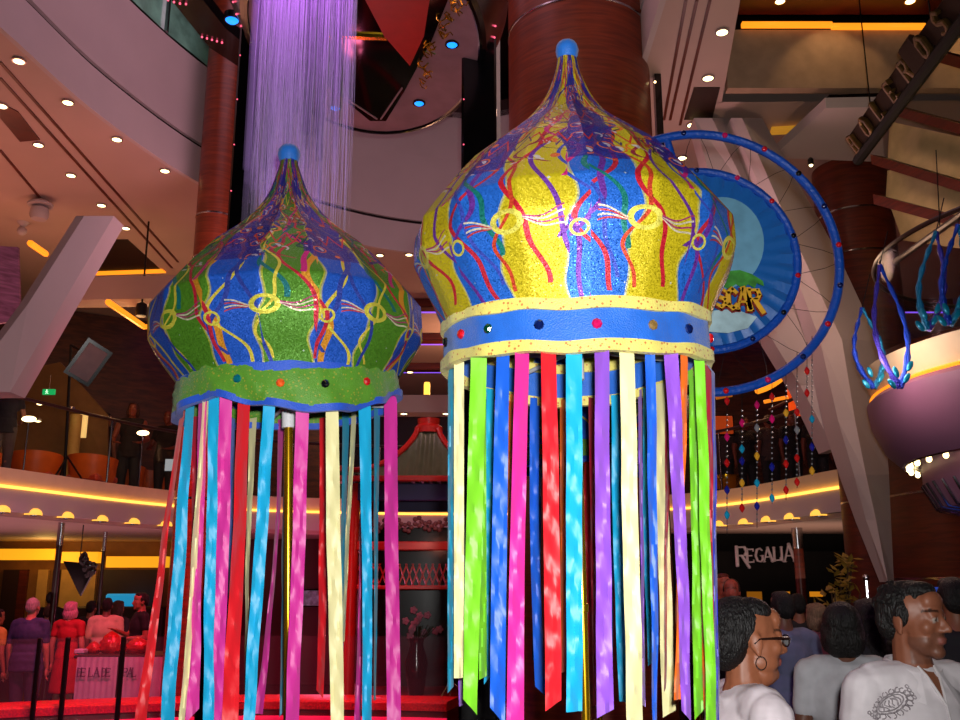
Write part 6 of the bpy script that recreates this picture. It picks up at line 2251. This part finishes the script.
back(722, 574, 10.2, 10, 'reddish-haired person with red-lit skin colour at the very edge of the ribbons, far back', hairdo='short', hair=(110, 44, 36), top=(90, 40, 56), skin=(190, 96, 80))  # skin tone carries the red light falling on the face

# --- left crowd, around the table
GL_ = 'people around the table at the lower left'
def left(px, ptop, Y, rot, lab, **k): return back(px, ptop, Y, rot, lab, group=GL_, **k)
left(34, 598, 11.3, 178, 'broad grey-haired man in a navy shirt seen from behind', hair=(150, 140, 140), hairdo='receding', top=(38, 46, 84), girth=1.32, bottom=(52, 54, 76), skin=(170, 116, 96), sleeve=.75)
left(52, 592, 15.2, 185, 'tall person in black beyond the man in navy', top=(18, 16, 18), girth=1.15)
left(49, 606, 13.7, 200, 'person half hidden between the navy shirt and the red dress', top=(90, 60, 60), hair=(90, 50, 44), skin=(180, 110, 96))
left(72, 602, 12.5, 172, 'pink-haired woman in a red dress seen from behind', hair=(200, 130, 150), hairdo='bob', top=(176, 24, 36), skirt=True, bottom=(160, 20, 32), sleeve=.5, skin=(180, 116, 96))
left(92, 601, 13.6, 180, 'dark-haired person in black beyond the man in cream', top=(22, 20, 22), girth=1.2)
left(108, 598, 12.9, 196, 'man in a cream shirt leaning on the table, seen from behind', top=(196, 168, 140), sleeve=.8, girth=1.2, skin=(110, 66, 50), bottom=(60, 50, 50))
left(119, 601, 13.8, 160, 'long-haired person beyond the man in cream', hair=(70, 44, 32), hairdo='long', top=(40, 30, 40))
left(142, 593, 12.7, -55, 'man in a black polo shirt facing the table, beside the long red ribbon', top=(16, 15, 18), skin=(150, 84, 64), arms=('front', 'bent'), girth=1.08)
left(-2, 610, 11.8, 150, 'person in a yellow shirt cut by the left edge', top=(190, 150, 60), skin=(150, 96, 70))

# --- on the mezzanine
def mezz(px, ptop, Y, rot, lab, grp, **k):
    q = at(px, ptop, Y)
    return person(q.x, Y, 2.98, rot, max(1.45, min(1.85, q.z - 2.98)), lab, grp, **k)
GM = 'people on the mezzanine at the left'
mezz(9, 384, 12.5, 200, 'man in checked grey trousers leaning at the mezzanine rail', GM, top=(26, 22, 30), bottom=(84, 70, 66), girth=1.15, arms=('rail', 'rail'))
mezz(-4, 376, 13.2, 170, 'dark-haired person cut by the left edge on the mezzanine', GM, top=(30, 24, 28))
mezz(134, 401, 16.4, 12, 'woman in a dark sleeveless top behind the mezzanine rail', GM, hairdo='bob', hair=(60, 26, 18), top=(26, 16, 20), sleeve=0, skin=(130, 62, 44), girth=1.1, arms=('rail', 'rail'))
mezz(170, 402, 17.2, -8, 'balding man in a dark shirt behind the mezzanine rail, beside the draped lantern', GM, hairdo='crop_back', hair=(50, 30, 24), top=(28, 20, 24), skin=(120, 56, 42), girth=1.2, arms=('rail', 'rail'))
mezz(107, 408, 17.4, 160, 'dark figure with its back turned, left of the sleeveless woman on the mezzanine', GM, top=(18, 14, 16), girth=1.1)
GR_ = 'people on the mezzanine at the right'
for i, (px, pt, Y, rot, c, lab) in enumerate([(722, 428, 15.9, 150, (60, 40, 44), 'person in dull maroon on the right mezzanine, nearest the ribbons'), (744, 418, 15.7, 10, (18, 16, 20), 'person in black on the right mezzanine, behind the second bead string'),
                                              (768, 424, 15.4, 190, (70, 52, 50), 'person in brown-grey on the right mezzanine, in the middle'), (790, 418, 15.2, 20, (16, 14, 18), 'person in black on the right mezzanine, left of the orange panel'),
                                              (814, 413, 15.0, -15, (14, 14, 16), 'person in black on the right mezzanine, nearest the white strut')]):
    mezz(px, pt, Y, rot, lab, GR_, top=c, girth=1.15, skin=(120, 60, 44), hair=(24, 16, 14))
# ------------------------------------------------------------------ light
wd = bpy.data.worlds.new('dim_hall_air'); SC.world = wd; wd.use_nodes = True
wd.node_tree.nodes['Background'].inputs[0].default_value = (.5, .25, .3, 1)
wd.node_tree.nodes['Background'].inputs[1].default_value = .03
# camera flash
light('SPOT', 'camera_flash', (.05, -.04, 1.78), 470, (1, .98, .95), .03, target=(-.05, 3, 2.55), angle=86, blend=.7)
# hall lights: rosy fill added unseen in the tall void
light('AREA', 'hall_fill_rose', (-1.2, 8.2, 10.6), 135, (1, .55, .72), target=(-1.2, 8.6, 0), size=(4, 5))  # unseen area light giving the void its pink ambience
light('POINT', 'void_fill_left', (-2.6, 10.5, 5.2), 72, (1, .5, .58), .4)  # unseen point light added to lift the mauve fascia
light('POINT', 'void_fill_right', (2.2, 9.6, 5.2), 34, (1, .55, .58), .3)  # unseen point light, same lift on the right of the void
light('AREA', 'mezzanine_upfill_left', (-6.6, 11.5, 4.3), 56, (1, .36, .22), target=(-5.6, 10.5, 7), size=(2, 5))  # unseen area light added to redden the soffit above
light('POINT', 'mezzanine_fill_left', (-5.6, 14.6, 5.2), 34, (1, .5, .2), .2)  # added to warm the dark mezzanine wall, source unseen
light('POINT', 'lounge_lamp', (-6.3, 14.0, 4.2), 10, (1, .75, .35), .1)
light('AREA', 'underside_fill_left', (-6.8, 12.5, 1.6), 44, (1, .45, .5), target=(-6.8, 12.6, 3), size=(5, 5))  # unseen sheet of light added to brighten the slab underside
light('AREA', 'underside_fill_right', (4.2, 13.6, 1.8), 14, (1, .62, .45), target=(4.2, 13.7, 3), size=(3, 2))  # unseen sheet of light for the underside on the right
light('POINT', 'shop_cove_left', (-7.8, 17.2, 2.2), 14, (1, .6, .15), .2)
light('POINT', 'far_fill', (0, 19.5, 5.8), 150, (1, .5, .28), .3)  # unseen fill brightening the far ceiling
# red stage lamps over the kerb and pagoda, violet wash
light('SPOT', 'red_stage_lamp', (-3, 8.4, 6.5), 2200, (1, .05, .12), .1, target=(-3.2, 11.2, .4), angle=55)
light('SPOT', 'magenta_stage_lamp', (-6.2, 9, 5.5), 220, (1, .12, .5), .1, target=(-5.6, 11.5, .6), angle=45)
light('SPOT', 'pagoda_lamp', (-.4, 10.6, 5.8), 160, (1, .55, .4), .1, target=(-.7, 13, 3), angle=40)
# violet light in the falling water
light('SPOT', 'water_lamp', (-.95, 4.2, 5.6), 115, (.62, .16, .95), .06, target=(-.92, 4.9, 4.0), angle=95)
light('SPOT', 'water_lamp_low', (-1.0, 4.4, 3.2), 20, (.6, .2, 1), .06, target=(-.95, 4.9, 4.4), angle=60)
light('POINT', 'bar_underfill', (-.9, 7.4, 4.6), 12, (1, .6, .6), .2)  # added to light the dark bar underside, source unseen
light('POINT', 'strut_fill_left', (-3.6, 7.6, 3.6), 5, (1, .4, .35), .2)  # unseen fill added to warm the left strut
light('POINT', 'maroon_fill', (-2.2, 14.6, 1.3), 60, (1, .16, .34), .2)  # unseen fill added to redden the maroon back wall
light('POINT', 'pagoda_fill', (-.7, 11.6, 2.3), 5, (1, .3, .2), .1)  # small unseen fill added to brighten the red pagoda posts
light('POINT', 'column_fill', (.35, 6.4, 7.4), 26, (1, .62, .42), .2)  # added to brighten the wide wood column, source unseen
# right side: warm lamps, plus unseen fill
light('SPOT', 'scallop_lamp', (3.9, 8.75, 7.8), 9, (1, .6, .25), .05, target=(3.9, 9.4, 7.1), angle=80, blend=.3)
light('SPOT', 'scallop_lamp', (5.4, 8.75, 7.8), 9, (1, .6, .25), .05, target=(5.6, 9.4, 7.1), angle=80, blend=.3)
light('POINT', 'panel_lamp', (5.2, 8.2, 5.6), 8, (1, .6, .2), .15)
light('POINT', 'strut_fill', (3.0, 8.0, 4.5), 30, (1, .6, .38), .2)  # unseen fill turning the right-hand struts a warm beige
light('POINT', 'bar_lamp', (4.3, 6.0, 2.0), 8, (1, .5, .6), .15)
light('POINT', 'crowd_fill', (2.8, 6.4, 3.2), 20, (1, .7, .6), .2)  # unseen fill brightening the right-hand crowd
light('POINT', 'right_mezzanine_lamp', (4.6, 15.6, 4.9), 12, (1, .45, .2), .2)

vs_ = SC.view_settings
vs_.view_transform = 'Standard'
vs_.look = 'None'
vs_.exposure = 0.0
vs_.gamma = 1.0
vs_.use_curve_mapping = False
